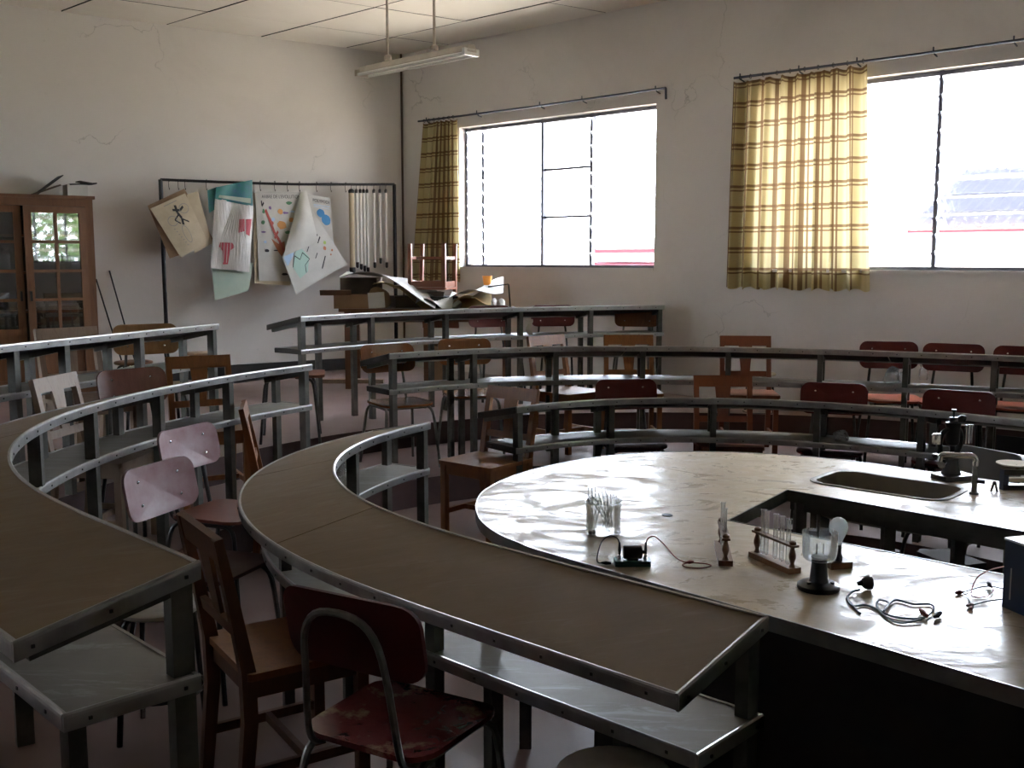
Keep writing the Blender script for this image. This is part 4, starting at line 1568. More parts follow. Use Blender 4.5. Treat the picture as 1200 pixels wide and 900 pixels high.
def sheet(name, corners, mat, parent, offs=(0, 0, 0, 0), bulge=0.0, wave=0.0, n=14, th=0.0025, curl=None):
    """hanging sheet from four pixel corners (TL, TR, BR, BL) with its own depth at each corner"""
    P = [rk(c[0], c[1], o) for c, o in zip(corners, offs)]
    n3 = NL.to_3d()
    def S(u, v):
        p = P[0].lerp(P[1], u).lerp(P[3].lerp(P[2], u), v)
        d = bulge * sin(pi * u) * sin(pi * min(1, v * 1.0)) + wave * sin(u * 9 + v * 2)
        if curl:
            d += curl(u, v)
        return p + n3 * d
    b = MB()
    vs = [S(i / n, j / n) for j in range(n + 1) for i in range(n + 1)]
    vb = [p - n3 * th for p in vs]
    m_ = (n + 1) ** 2
    fs = []
    for j in range(n):
        for i in range(n):
            a = j * (n + 1) + i
            fs.append((a, a + 1, a + n + 2, a + n + 1))
            fs.append((m_ + a, m_ + a + n + 1, m_ + a + n + 2, m_ + a + 1))
    ring = [i for i in range(n)] + [j * (n + 1) + n for j in range(n)] + [n * (n + 1) + i for i in range(n, 0, -1)] + [j * (n + 1) for j in range(n, 0, -1)]
    for a, c in zip(ring, ring[1:] + ring[:1]):
        fs.append((a, m_ + a, m_ + c, c))
    b.add(vs + vb, fs)
    o = obj(name, b, mat, parent, True)
    return o, (lambda u, v: S(u, v) + n3 * 0.004)


def decal(S, shapes, mat, parent, name='print'):
    """flat printed shapes on a sheet: each a polygon in sheet coordinates"""
    b = MB()
    for poly in shapes:
        c = (sum(p[0] for p in poly) / len(poly), sum(p[1] for p in poly) / len(poly))
        n = len(poly)
        b.add([S(*p) for p in poly] + [S(*c)], [(i, (i + 1) % n, n) for i in range(n)])
    return tag(obj(name, b, mat, parent), kind='stuff')


def blob(u, v, r, k=9, asp=1.0, jag=0.25):
    return [(u + r * (1 + random.uniform(-jag, jag)) * cos(2 * pi * i / k), v + r * asp * (1 + random.uniform(-jag, jag)) * sin(2 * pi * i / k)) for i in range(k)]


def stroke(pts, w):
    out = []
    for i in range(len(pts) - 1):
        (a, b), (c, d) = pts[i], pts[i + 1]
        L = hypot(c - a, d - b) or 1
        nx, ny = -(d - b) / L * w, (c - a) / L * w
        out.append([(a + nx, b + ny), (c + nx, d + ny), (c - nx, d - ny), (a - nx, b - ny)])
    return out


def lettering(text, S, u0, u1, v, mat, parent, vh=None):
    """printed words: letter outlines laid on the sheet"""
    cu = bpy.data.curves.new('lettering', 'FONT')
    cu.body = text
    tmp = bpy.data.objects.new('lettering', cu)
    COL.objects.link(tmp)
    dg = bpy.context.evaluated_depsgraph_get()
    dg.update()
    me = bpy.data.meshes.new_from_object(tmp.evaluated_get(dg))
    bpy.data.objects.remove(tmp)
    xs = [p.co.x for p in me.vertices]; ys = [p.co.y for p in me.vertices]
    w, h = max(xs) - min(xs), max(ys) - min(ys)
    x0, y0 = min(xs), min(ys)
    vh = vh or (u1 - u0) * h / w
    for p in me.vertices:
        p.co = S(u0 + (p.co.x - x0) / w * (u1 - u0), v + vh * (1 - (p.co.y - y0) / h))
    me.materials.clear()
    me.materials.append(mat)
    return link('lettering', me, parent)


# chart 1: tilted buff sheets with an ink drawing
c1 = thing('wall_chart', 'buff paper chart with an ink drawing, hanging askew at the rack left end', 'chart', (0, 0, 0), 0, 'charts hanging on the rack')
sheet('back_sheet', [(173, 241), (216, 221), (252, 284), (199, 303)], M['paper_brown'], c1, (0.03,) * 4)
sheet('middle_sheet', [(219, 228), (231.5, 224), (249, 285), (228, 297)], M['paper_buff'], c1, (0.045,) * 4)
_, S = sheet('front_sheet', [(176, 244.5), (217, 226.5), (243.5, 283), (212, 302)], M['paper_buff'], c1, (0.06,) * 4, 0.02)
sh = stroke([(0.60, 0.12), (0.56, 0.26), (0.60, 0.38), (0.55, 0.50)], 0.03) + stroke([(0.48, 0.18), (0.66, 0.24), (0.78, 0.20)], 0.022) + stroke([(0.56, 0.30), (0.40, 0.36), (0.50, 0.46)], 0.014) + stroke([(0.60, 0.40), (0.74, 0.50)], 0.015)
decal(S, sh, M['p_ink'], c1)
th_ = []
for cu_, cv_, ru, rv in ((0.78, 0.24, 0.13, 0.09), (0.34, 0.36, 0.13, 0.09), (0.52, 0.68, 0.09, 0.17)):
    ring = [(cu_ + ru * cos(2 * pi * i / 16), cv_ + rv * sin(2 * pi * i / 16)) for i in range(17)]
    th_ += stroke(ring, 0.006)
th_ += stroke([(0.33, 0.06), (0.70, 0.055)], 0.006)
for i in range(7):
    th_ += stroke([(0.25 + 0.02 * i, 0.5 + 0.06 * i), (0.29 + 0.02 * i, 0.505 + 0.06 * i)], 0.006)
decal(S, th_, M['p_grey'], c1, 'thin_print')

# chart 2: print in a plastic cover with teal header
c2 = thing('wall_chart', 'crinkled plastic-covered chart with teal header and red figures', 'chart', (0, 0, 0), 0, 'charts hanging on the rack')
sheet('green_sheet', [(247, 300), (297, 308), (291, 341), (252, 352)], M['mint'], c2, (0.02,) * 4)
o, S = sheet('green_flap', [(243, 223), (254, 219), (254, 244), (245, 250)], M['teal'], c2, (0.03,) * 4)
sheet('header', [(253, 219.5), (295.6, 210.7), (296.3, 242), (252, 233)], M['teal'], c2, (0.07,) * 4, 0.0, 0.006)
o, S = sheet('plastic_sheet', [(252, 232), (297, 241.5), (292.7, 319), (246.7, 314)], M['plastic_sheet'], c2, (0.06, 0.06, 0.07, 0.07), 0.03, 0.008, n=24)
S2 = lambda u, v: S(u, v) + NL.to_3d() * 0.003
fig = [[(0.18, 0.62), (0.48, 0.60), (0.55, 0.66), (0.44, 0.72), (0.42, 0.92), (0.30, 0.93), (0.26, 0.74), (0.16, 0.68)], [(0.62, 0.24), (0.76, 0.22), (0.78, 0.40), (0.62, 0.44)], [(0.80, 0.22), (0.96, 0.20), (0.93, 0.46), (0.82, 0.44)]]
for f_ in fig:
    decal(S2, [f_], M['p_wine'], c2, 'printed_figure')
st_ = []
for i in range(9):
    a = 0.2 + 0.08 * i
    st_ += stroke([(0.55 + (a - 0.5) * 0.2, 0.04), (a, 0.55), (a + 0.02, 0.9)], 0.008)
decal(lambda u, v: S(u, v) + NL.to_3d() * 0.006, st_, M['paper'], c2, 'crease_glints')
o, S = sheet('label_strip', [(257, 228.5), (294, 232.5), (294, 238.5), (256, 231.5)], M['mint'], c2, (0.085,) * 4)

# chart 3: evolution tree
c3 = thing('wall_chart', 'evolution chart with a red branching tree and French title', 'chart', (0, 0, 0), 0, 'charts hanging on the rack')
sheet('back_sheet', [(296.5, 226), (350, 227), (340, 334.5), (298.5, 332)], M['paper_buff'], c3, (0.015,) * 4)
_, S = sheet('front_sheet', [(299, 224.6), (353, 224.8), (353, 330), (303.5, 329)], M['paper'], c3, (0.03,) * 4, 0.012)
lettering("ARBRE DE L'EVOLUTION", S, 0.13, 0.97, 0.035, M['p_ink'], c3, 0.038)
red = stroke([(0.20, 0.20), (0.30, 0.34), (0.38, 0.46), (0.48, 0.54), (0.58, 0.66)], 0.022) + stroke([(0.46, 0.44), (0.38, 0.52)], 0.018) + stroke([(0.26, 0.28), (0.36, 0.36)], 0.014)
decal(S, red, M['p_red'], c3)
rust = [[(0.30, 0.52), (0.46, 0.58), (0.60, 0.55), (0.62, 0.66), (0.66, 0.74), (0.56, 0.74), (0.44, 0.66)]] + stroke([(0.62, 0.72), (0.72, 0.60)], 0.03)
decal(S, rust, M['p_rust'], c3)
decal(S, [blob(0.52, 0.22, 0.06, asp=0.5), blob(0.56, 0.37, 0.10, asp=0.45), blob(0.76, 0.31, 0.06, asp=0.4)], M['p_orange'], c3)
decal(S, [blob(0.14, 0.34, 0.05, asp=0.5), blob(0.72, 0.125, 0.07, asp=0.25), blob(0.68, 0.45, 0.07, asp=0.25), blob(0.16, 0.22, 0.03, asp=0.9)], M['p_green'], c3)
decal(S, [blob(0.64, 0.235, 0.07, asp=0.2), blob(0.14, 0.45, 0.05, asp=0.2), blob(0.30, 0.18, 0.035, asp=0.6)], M['p_purple'], c3)
decal(S, [blob(0.36, 0.31, 0.04, asp=0.5), blob(0.17, 0.56, 0.03, asp=0.5), blob(0.80, 0.22, 0.05, asp=0.25)], M['p_sky'], c3)
decal(S, stroke([(0.12, 0.10), (0.13, 0.16), (0.17, 0.12)], 0.012) + [blob(0.20, 0.66, 0.05, asp=0.35), blob(0.60, 0.92, 0.07, asp=0.2), blob(0.40, 0.655, 0.05, asp=0.15), blob(0.75, 0.54, 0.05, asp=0.4)], M['p_ink'], c3)

# chart 4: polypody fern chart
c4 = thing('wall_chart', 'fern chart with two blue discs hanging behind the folded map', 'chart', (0, 0, 0), 0, 'charts hanging on the rack')
_, S = sheet('front_sheet', [(352, 226), (387, 232), (392, 300), (352, 296)], M['paper'], c4, (0.015,) * 4, 0.01)
lettering('POLYPODE', S, 0.40, 0.97, 0.06, M['p_ink'], c4, 0.05)
decal(S, stroke([(0.42, 0.16), (0.95, 0.16)], 0.006) + stroke([(0.42, 0.19), (0.95, 0.20)], 0.004), M['p_sky'], c4)
decal(S, [blob(0.64, 0.29, 0.13, 14, 0.55, 0.06), blob(0.80, 0.39, 0.15, 14, 0.62, 0.06)], M['p_blue'], c4)

# chart 5: folded sheet, blank back above and map side below
c5 = thing('wall_chart', 'folded chart with its blank back showing above a pale green map', 'chart', (0, 0, 0), 0, 'charts hanging on the rack')
_, S = sheet('blank_fold', [(352, 226), (359, 223), (373, 283), (332, 301)], M['paper'], c5, (0.05, 0.05, 0.12, 0.13), 0.05)
_, S = sheet('map_side', [(330.5, 301), (362, 240), (407, 309.5), (347, 344.5)], M['paper'], c5, (0.10, 0.055, 0.09, 0.13), 0.02, n=20)
b_ = [[(0.02, 0.06), (0.20, 0.03), (0.34, 0.04), (0.36, 0.16), (0.22, 0.24), (0.04, 0.30)]]
decal(S, b_, M['p_sky'], c5)
decal(S, [[(0.24, 0.26), (0.40, 0.18), (0.47, 0.52), (0.33, 0.72), (0.16, 0.74), (0.12, 0.42)]], M['p_seagreen'], c5)
ou = stroke([(0.12, 0.42), (0.24, 0.27), (0.30, 0.42), (0.40, 0.36), (0.46, 0.55), (0.34, 0.58), (0.30, 0.72)], 0.006) + [blob(0.80, 0.24, 0.02, 8, 1.2), blob(0.78, 0.36, 0.02, 8, 1.2)] + stroke([(0.66, 0.40), (0.74, 0.30)], 0.012) + stroke([(0.70, 0.42), (0.82, 0.36)], 0.012) + stroke([(0.74, 0.46), (0.84, 0.42)], 0.012) + stroke([(0.48, 0.42), (0.56, 0.38)], 0.008) + stroke([(0.56, 0.62), (0.64, 0.57)], 0.008) + stroke([(0.58, 0.84), (0.74, 0.70)], 0.010)
decal(S, ou, M['p_ink'], c5)
decal(S, [blob(0.73, 0.15, 0.05, 9, 1.0, 0.4)], M['p_green'], c5)
decal(S, [blob(0.86, 0.54, 0.03, 8)], M['p_lime'], c5)
decal(S, [blob(0.80, 0.60, 0.03, 8), blob(0.90, 0.70, 0.018, 7), blob(0.84, 0.74, 0.016, 7)], M['p_rust'], c5)

# rolled charts hanging at the right end of the rack
rl = [(411.5, 318, 0.030, 'rolled_b', 'thick buff rolled chart hanging at the right end of the rack')]
for k_, (px, by) in enumerate([(417.5, 312), (422, 314), (426, 316), (430, 318), (438, 312), (445, 307), (452, 312)]):
    rl.append((px, by, 0.0145, 'rolled', ['thin white rolled chart next to the thick buff roll', 'second thin white rolled chart right of the thick buff roll', 'third thin white rolled chart right of the thick buff roll', 'fourth thin white rolled chart, before the gap', 'first thin rolled chart after the gap', 'middle thin rolled chart after the gap', 'rightmost thin rolled chart beside the rack post'][k_]))
for px, by, r, m_, lab in rl:
    top = rk(px, 223, 0.02); bot = rk(px, by, 0.02)
    t = thing('rolled_chart', lab, 'rolled chart', (top.x, top.y, bot.z), 0, 'rolled charts')
    h = top.z - bot.z
    b = MB(); b.lathe([(r, 0.0), (r, h)], 12); obj('roll', b, M[m_], t, True)
    b = MB(); b.lathe([(r * 0.5, -0.02), (r * 1.15, -0.005), (r * 1.15, 0.04), (r * 1.02, 0.045)], 10); obj('end_cap', b, M['black'], t)
    b = MB(); b.lathe([(r * 1.05, h - 0.03), (r * 1.1, h), (r * 0.5, h + 0.015)], 10); obj('end_cap', b, M['black'], t)
    b = MB(); b.tube([(0, 0, h), (0, 0, h + 0.03), (0.0, 0.015, h + 0.055), (0.0, 0.0, h + 0.075)], 0.003, 5); obj('hook', b, M['iron'], t)


# ------------------------------------------------------------------ junk-covered table in the corner
JZ = 1.34
jt = thing('wooden_table', 'dark wooden table piled with junk below the left window', 'table', (0, 0, 0))
J0, J1 = at_depth(402, 360, 10.3), at_depth(602, 360, 10.3)
jx0, jx1, jy0, jy1 = J0.x, J1.x, 10.02, 10.72
b = MB(); b.box(((jx0 + jx1) / 2, (jy0 + jy1) / 2, JZ - 0.015), (jx1 - jx0, jy1 - jy0, 0.03)); obj('table_top', b, M['oak_dk'], jt)
for x in (jx0 + 0.08, (jx0 + jx1) / 2, jx1 - 0.08):
    for y in (jy0 + 0.06, jy1 - 0.06):
        b = MB(); b.box((x, y, (FC + JZ - 0.03) / 2), (0.06, 0.06, JZ - 0.03 - FC)); obj('leg', b, M['oak_dk'], jt)
for y in (jy0 + 0.06, jy1 - 0.06):
    b = MB(); b.box(((jx0 + jx1) / 2, y, JZ - 0.08), (jx1 - jx0 - 0.16, 0.025, 0.1)); obj('apron', b, M['oak_dk'], jt)


def jp(px, d=10.3, z=JZ):
    p = at_depth(px, 360, d)
    return Vector((p.x, p.y, z))


def crumple(name, label, cat, c, size, mat, seed, group=None, smooth=False, parent=None):
    rnd = random.Random(seed)
    bm = bmesh.new()
    bmesh.ops.create_icosphere(bm, subdivisions=3, radius=1)
    dirs = [Vector((rnd.uniform(-1, 1), rnd.uniform(-1, 1), rnd.uniform(-1, 1))).normalized() for _ in range(26)]
    ks = [rnd.uniform(0.55, 1.0) for _ in dirs]
    for v in bm.verts:
        d = v.co.normalized()
        r = min(k / max(0.15, d.dot(q)) for q, k in zip(dirs, ks) if d.dot(q) > 0.1)
        r = min(r, 1.15)
        v.co = Vector((d.x * r * size[0], d.y * r * size[1], max(-size[2] * 0.55, d.z * r * size[2]) + size[2] * 0.55))
    me = bpy.data.meshes.new(name)
    bm.to_mesh(me); bm.free()
    me.materials.append(mat)
    o = link(name, me, parent)
    o.location = c
    return tag(o, label, cat, group)


def open_box(name, label, c, w, d, h, rz, mat, flaps=True):
    t = thing(name, label, 'box', c, rz)
    b = MB()
    for x in (-w / 2, w / 2):
        b.box((x, 0, h / 2), (0.008, d, h))
    for y in (-d / 2, d / 2):
        b.box((0, y, h / 2), (w, 0.008, h))
    b.box((0, 0, 0.004), (w, d, 0.008))
    obj('body', b, mat, t)
    if flaps:
        b = MB(); b.beam((-w * 0.45, -d / 2, h), (-w * 0.45, -d / 2 - 0.09, h + 0.05), w * 0.9, 0.006); obj('flap', b, mat, t)
        b = MB(); b.beam((w / 2, 0, h), (w / 2 + 0.08, 0, h - 0.07), d * 0.9, 0.006); obj('flap', b, mat, t)
    return t


open_box('cardboard_box', 'torn brown cardboard box at the left end of the junk pile', jp(412, 10.2), 0.33, 0.24, 0.13, 0.15, M['card'])
open_box('cardboard_box', 'dark cardboard carton behind the torn brown box in the junk pile', jp(424, 10.5), 0.36, 0.26, 0.29, -0.1, M['card_dk'], False)
crumple('crumpled_paper', 'crumpled brown wrapping paper in the left of the junk pile', 'paper', jp(445, 10.25, JZ), (0.13, 0.10, 0.15), M['card'], 3)
b = MB(); b.beam((-0.07, 0, 0.0), (0.09, 0, 0.01), 0.004, 0.15); o = obj('paper_scrap', b, M['paper'])
o.location = jp(440, 10.1, JZ + 0.075); tag(o, 'torn white paper scrap standing before the crumpled brown paper', 'paper')
# bowed display boards over the left of the pile
def bowed(label, p0, p1, wid, mat, sag, z_end=None):
    rows = []
    n = 14
    for i in range(n + 1):
        k = i / n
        p = p0.lerp(p1, k) + Vector((0, 0, sag * sin(pi * k)))
        tw = 0.05 * sin(k * 5)
        rows.append([p + Vector((0, -wid / 2, -0.02 + tw)), p + Vector((0, wid / 2, 0.03 - tw)), p + Vector((0, wid / 2, 0.024 - tw)), p + Vector((0, -wid / 2, -0.026 + tw))])
    o = obj('display_board', MB().sweep(rows), mat, None, True)
    return tag(o, label, 'board')
bowed('long bowed grey-white board sloping over the left of the junk pile', at_depth(402, 322, 10.35), at_depth(512, 352, 10.25), 0.5, M['paper_grey'], 0.10)
bowed('dark brown board under the bowed grey-white board', at_depth(440, 330, 10.45), at_depth(505, 356, 10.3), 0.42, M['ochre'], 0.03)
bowed('white sheet lying at the front middle of the junk pile', at_depth(488, 352, 10.2), at_depth(530, 358, 10.1), 0.2, M['paper'], 0.01)
b = MB(); b.beam(at_depth(462, 336, 10.5), at_depth(492, 337, 10.5), 0.2, 0.03); tag(obj('wooden_plank', b, M['oak_pale']), 'pale plank lying behind the bowed board', 'plank')
place('wooden_chair', 'chair', MID, -0.79, 10.42, 1.53 + 0.435, 0, 'upturned reddish wooden chair with its legs in the air on the junk pile', 'wooden school chairs', rot=(pi, 0, radians(-14)))
bowed('pale board topping the right side of the junk pile', at_depth(528, 346, 10.2), at_depth(590, 334, 10.3), 0.5, M['paper_grey'], 0.0)
bowed('yellowish ochre folder board under the pale board', at_depth(532, 352, 10.15), at_depth(576, 348, 10.2), 0.4, M['ochre'], 0.02)
for i, (px, d, w, h, m_, lab) in enumerate([(556, 10.35, 0.33, 0.085, 'ochre', 'ochre box file under the boards at the right of the junk pile'), (520, 10.35, 0.26, 0.10, 'black', 'black case in the middle of the junk pile'), (505, 10.45, 0.22, 0.14, 'card_dk', 'dark carton under the upturned chair'), (478, 10.4, 0.3, 0.10, 'card_dk', 'dark flat carton under the bowed boards')]):
    t = thing('box', lab, 'box', jp(px, d), 0.1 * i)
    b = MB(); b.box((0, 0, h / 2), (w, 0.3, h)); obj('body', b, M[m_], t)
    b = MB(); b.box((0, 0, h + 0.005), (w + 0.012, 0.31, 0.012)); obj('lid', b, M[m_], t)
for i, (px, py, s, lab) in enumerate([(577, 357, 0.06, 'crumpled white paper at the right end of the junk pile, front one'), (587, 357, 0.055, 'crumpled white paper at the right end of the junk pile, by the metal stand'), (533, 358, 0.05, 'crumpled pale paper in the middle of the junk pile')]):
    p = at_depth(px, py, 10.15); p.z = JZ
    crumple('crumpled_paper', lab, 'paper', p, (s * 1.3, s, s * 1.2), M['paper'], 20 + i)
t = thing('plastic_cup', 'orange plastic cup lying on the junk pile', 'cup', at_depth(571, 334, 10.4), 0)
b = MB(); b.lathe([(0.0, 0), (0.035, 0), (0.05, 0.09), (0.047, 0.09), (0.033, 0.005)], 16); obj('body', b, M['orangeplastic'], t, True)
t = thing('metal_stand', 'thin dark metal stand at the right end of the junk pile', 'stand', (0, 0, 0))
p0, p1 = at_depth(596, 333, 10.2), at_depth(598, 358, 10.2)
b = MB(); b.tube([p0, (p1.x, p1.y, JZ)], 0.009, 6); obj('rod', b, M['iron'], t)
b = MB(); b.tube([p0, at_depth(572, 336, 10.25)], 0.007, 6); obj('arm', b, M['iron'], t)
b = MB(); b.box((p1.x, p1.y, JZ + 0.006), (0.09, 0.09, 0.012)); obj('base', b, M['iron'], t)
t = open_box('cardboard_box', 'orange-brown carton on the floor under the junk table', (-0.70, 10.2, FC), 0.17, 0.3, 0.42, 0.0, M['card'])
b = MB(); b.box((0, 0, 0.02), (0.62, 0.09, 0.04)); o = obj('wooden_plank', b, M['oak_pale']); o.location = (-1.62, 10.55, FC); tag(o, 'short plank lying on the floor by the wall under the rack', 'plank')

# litter on the desk shelves
def shelf_spot(px, py, z): return at(px, py, z)
crumple('crumpled_bag', 'crumpled grey plastic on the shelf behind the sink', 'bag', at(985, 516, ZA - SHD), (0.07, 0.05, 0.05), M['bag'], 5)
crumple('crumpled_bag', 'crumpled clear plastic on the second-row shelf, left of the bright spot', 'bag', at(1045, 449, ZB - SHD), (0.06, 0.05, 0.09), M['bag'], 6)
crumple('crumpled_bag', 'crumpled plastic on the second-row shelf, right of the clear one', 'bag', at(1058, 449, ZB - SHD), (0.05, 0.05, 0.06), M['bag'], 8)
crumple('crumpled_bag', 'clear plastic bag stuffed on the shelf of the foreground desk', 'bag', at(404, 572, ZA - SHD), (0.06, 0.05, 0.10), M['bag'], 7)
t = thing('paper_strip', 'white paper strip hanging from the rearmost desk', 'paper', at_depth(620, 394, 9.12))
b = MB(); rows = []
for i in range(9):
    k = i / 8
    rows.append([Vector((-0.02 + 0.012 * sin(k * 9), 0.01 * cos(k * 7), 0.15 - 0.17 * k)), Vector((0.025 + 0.012 * sin(k * 8 + 1), 0.01 * cos(k * 6), 0.15 - 0.17 * k))])
b.sweep(rows, closed_profile=False, caps=False); obj('strip', b, M['paper'], t)
p_ = at(1082, 445, ZB - SHD)  # jar added in place of a small bright spot of reflected light
t = thing('bright_spot_jar', 'small shiny jar standing in for the bright spot on the second-row shelf below the middle red chair', 'jar', p_)
b = MB(); b.lathe([(0.03, 0), (0.034, 0.01), (0.034, 0.07), (0.025, 0.085), (0.025, 0.095)], 14); obj('body', b, M['labglass'], t, True)
b = MB(); b.lathe([(0.028, 0.093), (0.028, 0.108), (0, 0.108)], 12); obj('lid', b, M['chrome'], t)
# bottles and a box on the floor behind the demonstration table
for px, py, lab in ((1048, 660, 'dark bottle on the floor seen through the table opening, left one'), (1084, 668, 'dark bottle on the floor seen through the table opening, right one')):
    p = at_depth(px, py - 28, 4.9); top = p.z
    t = thing('bottle', lab, 'bottle', (p.x, p.y, 0.0))
    h = max(0.25, min(0.42, top))
    b = MB(); b.lathe([(0.06, 0), (0.065, 0.01), (0.065, h * 0.6), (0.022, h * 0.82), (0.022, h * 0.93)], 16); obj('body', b, M['blk_gloss'], t, True)
    b = MB(); b.lathe([(0.028, h * 0.9), (0.028, h), (0, h)], 12); obj('cap', b, M['black'], t)
p = at_depth(1114, 655, 4.75)
t = thing('box', 'dark flat box on the floor seen through the table opening', 'box', (p.x, p.y, 0), 0.3)
b = MB(); b.box((0, 0, max(.2, p.z) / 2), (0.17, 0.25, max(.2, p.z))); obj('body', b, M['cab_in'], t)
b = MB(); b.box((0, 0, max(.2, p.z)), (0.18, 0.26, 0.02)); obj('lid', b, M['cab_in'], t)


# ------------------------------------------------------------------ apparatus on the demonstration table
def tz(px, py, z=ZT): return at(px, py, z)
p = tz(707, 626)
bk = thing('beaker', 'large glass beaker full of glass tubes on the table', 'beaker', p)
R_ = 0.063
b = MB(); b.lathe([(0.0, 0.0), (R_ - 0.006, 0.0), (R_, 0.006), (R_, 0.085), (R_ + 0.004, 0.12), (R_ + 0.001, 0.12), (R_ - 0.003, 0.085), (R_ - 0.003, 0.008), (0, 0.006)], 28, cap=False)
obj('glass_wall', b, M['labglass'], bk, True)
b = MB(); b.lathe([(R_ + 0.004, 0.118), (R_ + 0.007, 0.121), (R_ + 0.004, 0.124), (R_ + 0.001, 0.121)], 28, cap=False); obj('rim', b, M['labglass'], bk, True)
rnd = random.Random(4)
for i in range(9):
    a0, a1 = rnd.uniform(0, 2 * pi), rnd.uniform(0, 2 * pi)
    q0 = Vector((cos(a0) * 0.04, sin(a0) * 0.04, 0.02)); q1 = Vector((cos(a1) * 0.045, sin(a1) * 0.045, 0.12))
    if i == 0: q0, q1 = Vector((-0.045, 0.0, 0.012)), Vector((-0.048, 0.005, 0.172))
    if i == 1: q0, q1 = Vector((-0.03, 0.01, 0.012)), Vector((-0.036, 0.01, 0.168))
    d = (q1 - q0).normalized(); q1 = q0 + d * (0.16 if i < 2 else rnd.uniform(0.10, 0.145))
    tb = MB(); tb.tube([q0, q0 + d * 0.01, q1], [0.004, 0.0085, 0.0085], 10)
    o = obj('glass_tube', tb, M['labglass'], None, True); o.location = p
    tag(o, ['tall test tube standing at the left edge in the beaker', 'second tall test tube leaning in the left of the beaker'][i] if i < 2 else 'glass tube lying loose inside the large beaker', 'test tube', 'tubes inside the beaker')
b = MB(); b.lathe([(0.012, 0), (0.014, 0.008), (0.008, 0.016), (0, 0.016)], 10); o = obj('stopper', b, M['black']); o.location = p + Vector((-0.042, -0.025, 0.009)); tag(o, 'small black stopper at the bottom left inside the beaker', 'stopper')


def bez(pts, sub=6): return catmull([Vector(q) for q in pts], sub)


# small motor on a green base with two leads
p = tz(741, 662)
mt = thing('electric_motor', 'small black motor on a green base with two leads', 'motor', p, 0.0)
b = MB(); b.panel(rrect(0.115, 0.055, 0.006, 2), 0.018, lambda x, y, h: Vector((x, y, 0.01 + h))); obj('base', b, M['motorgreen'], mt)
b = MB(); b.lathe([(0.0, -0.03), (0.02, -0.03), (0.022, -0.026), (0.022, 0.026), (0.02, 0.03), (0.006, 0.03), (0.006, 0.04), (0, 0.04)], 18)
b.v = [(z, y, x + 0.043) for x, y, z in b.v]
obj('motor_can', b, M['blk_gloss'], mt, True)
b = MB(); b.box((0, 0, 0.022), (0.035, 0.03, 0.01)); obj('cradle', b, M['iron'], mt)
for x in (-0.042, 0.042):
    b = MB(); b.lathe([(0.006, 0.018), (0.006, 0.03), (0.003, 0.034), (0.003, 0.04)], 10, (x, 0, 0)); obj('terminal', b, M['chrome'], mt)
    b = MB(); b.lathe([(0.0045, 0.036), (0.0055, 0.05), (0.003, 0.075), (0, 0.076)], 10, (x, 0, 0)); obj('plug', b, M['blk_gloss'], mt)
b = MB(); b.tube(bez([(-0.042, 0, 0.07), (-0.05, 0, 0.088), (-0.075, 0, 0.096), (-0.10, 0.0, 0.075), (-0.112, 0.005, 0.03), (-0.11, 0.01, 0.006), (-0.09, 0.005, 0.005)]), 0.002, 6); obj('lead', b, M['cord'], mt, True)
b = MB(); b.tube([(-0.10, 0.005, 0.006), (-0.085, 0.003, 0.006), (-0.068, 0.0, 0.006)], [0.003, 0.006, 0.004], 8); obj('clip', b, M['black'], mt)
b = MB(); b.tube(bez([(0.042, 0, 0.07), (0.05, 0, 0.088), (0.07, 0, 0.094), (0.10, -0.005, 0.07), (0.135, -0.01, 0.03), (0.165, -0.005, 0.012), (0.19, 0.0, 0.008), (0.235, 0.0, 0.004), (0.25, -0.02, 0.003), (0.215, -0.045, 0.003), (0.17, -0.035, 0.003), (0.16, -0.01, 0.004), (0.175, 0.0, 0.006)]), 0.002, 6); obj('lead', b, M['cord_red'], mt, True)
b = MB(); b.tube([(0.17, -0.004, 0.009), (0.185, 0.002, 0.009), (0.198, 0.004, 0.009)], [0.003, 0.0065, 0.004], 8); obj('clip', b, M['cord_red'], mt)


def test_rack(label, pa, pb, tubes, tlabs):
    """rack from pa to pb on the table top; tubes = positions 0..1"""
    d = (pb - pa); L = d.length
    rz = atan2(d.y, d.x)
    t = thing('test_tube_rack', label, 'test tube rack', pa.lerp(pb, 0.5), rz)
    b = MB(); b.box((0, 0, 0.009), (L + 0.03, 0.046, 0.018)); obj('base', b, M['rackwood'], t)
    for s in (-1, 1):
        b = MB(); b.lathe([(0.011, 0.018), (0.008, 0.024), (0.006, 0.03), (0.0115, 0.048), (0.0115, 0.058), (0.006, 0.078), (0.011, 0.086), (0.011, 0.098), (0.007, 0.102), (0, 0.103)], 12, (s * L / 2, 0, 0)); obj('turned_post', b, M['rackwood'], t, True)
    b = MB(); b.box((0, 0, 0.087), (L + 0.03, 0.026, 0.007)); obj('top_bar', b, M['rackwood'], t)
    for k, lab in zip(tubes, tlabs):
        q = pa.lerp(pb, k)
        g_ = MB(); g_.lathe([(0.0, 0.0), (0.005, 0.002), (0.0078, 0.008), (0.0078, 0.145), (0.010, 0.148), (0.0085, 0.149), (0.0066, 0.146), (0.0066, 0.010), (0, 0.006)], 14, cap=False)
        o = obj('test_tube', g_, M['labglass'], None, True); o.location = (q.x, q.y, ZT + 0.02); tag(o, lab, 'test tube', 'test tubes in the racks')
    return t


test_rack('small test tube rack seen end-on, right of the motor', tz(850, 662), tz(845, 641), [0.35, 0.75], ['front test tube in the end-on rack', 'rear test tube in the end-on rack'])
test_rack('wooden test tube rack with four clear tubes', tz(887, 653), tz(928, 671), [0.16, 0.26, 0.52, 0.70, 0.88][:5], ['leftmost test tube in the four-tube rack', 'test tube close to the leftmost one in the rack', 'middle test tube in the longer rack', 'test tube right of the middle one in the longer rack', 'rightmost test tube in the longer rack'])
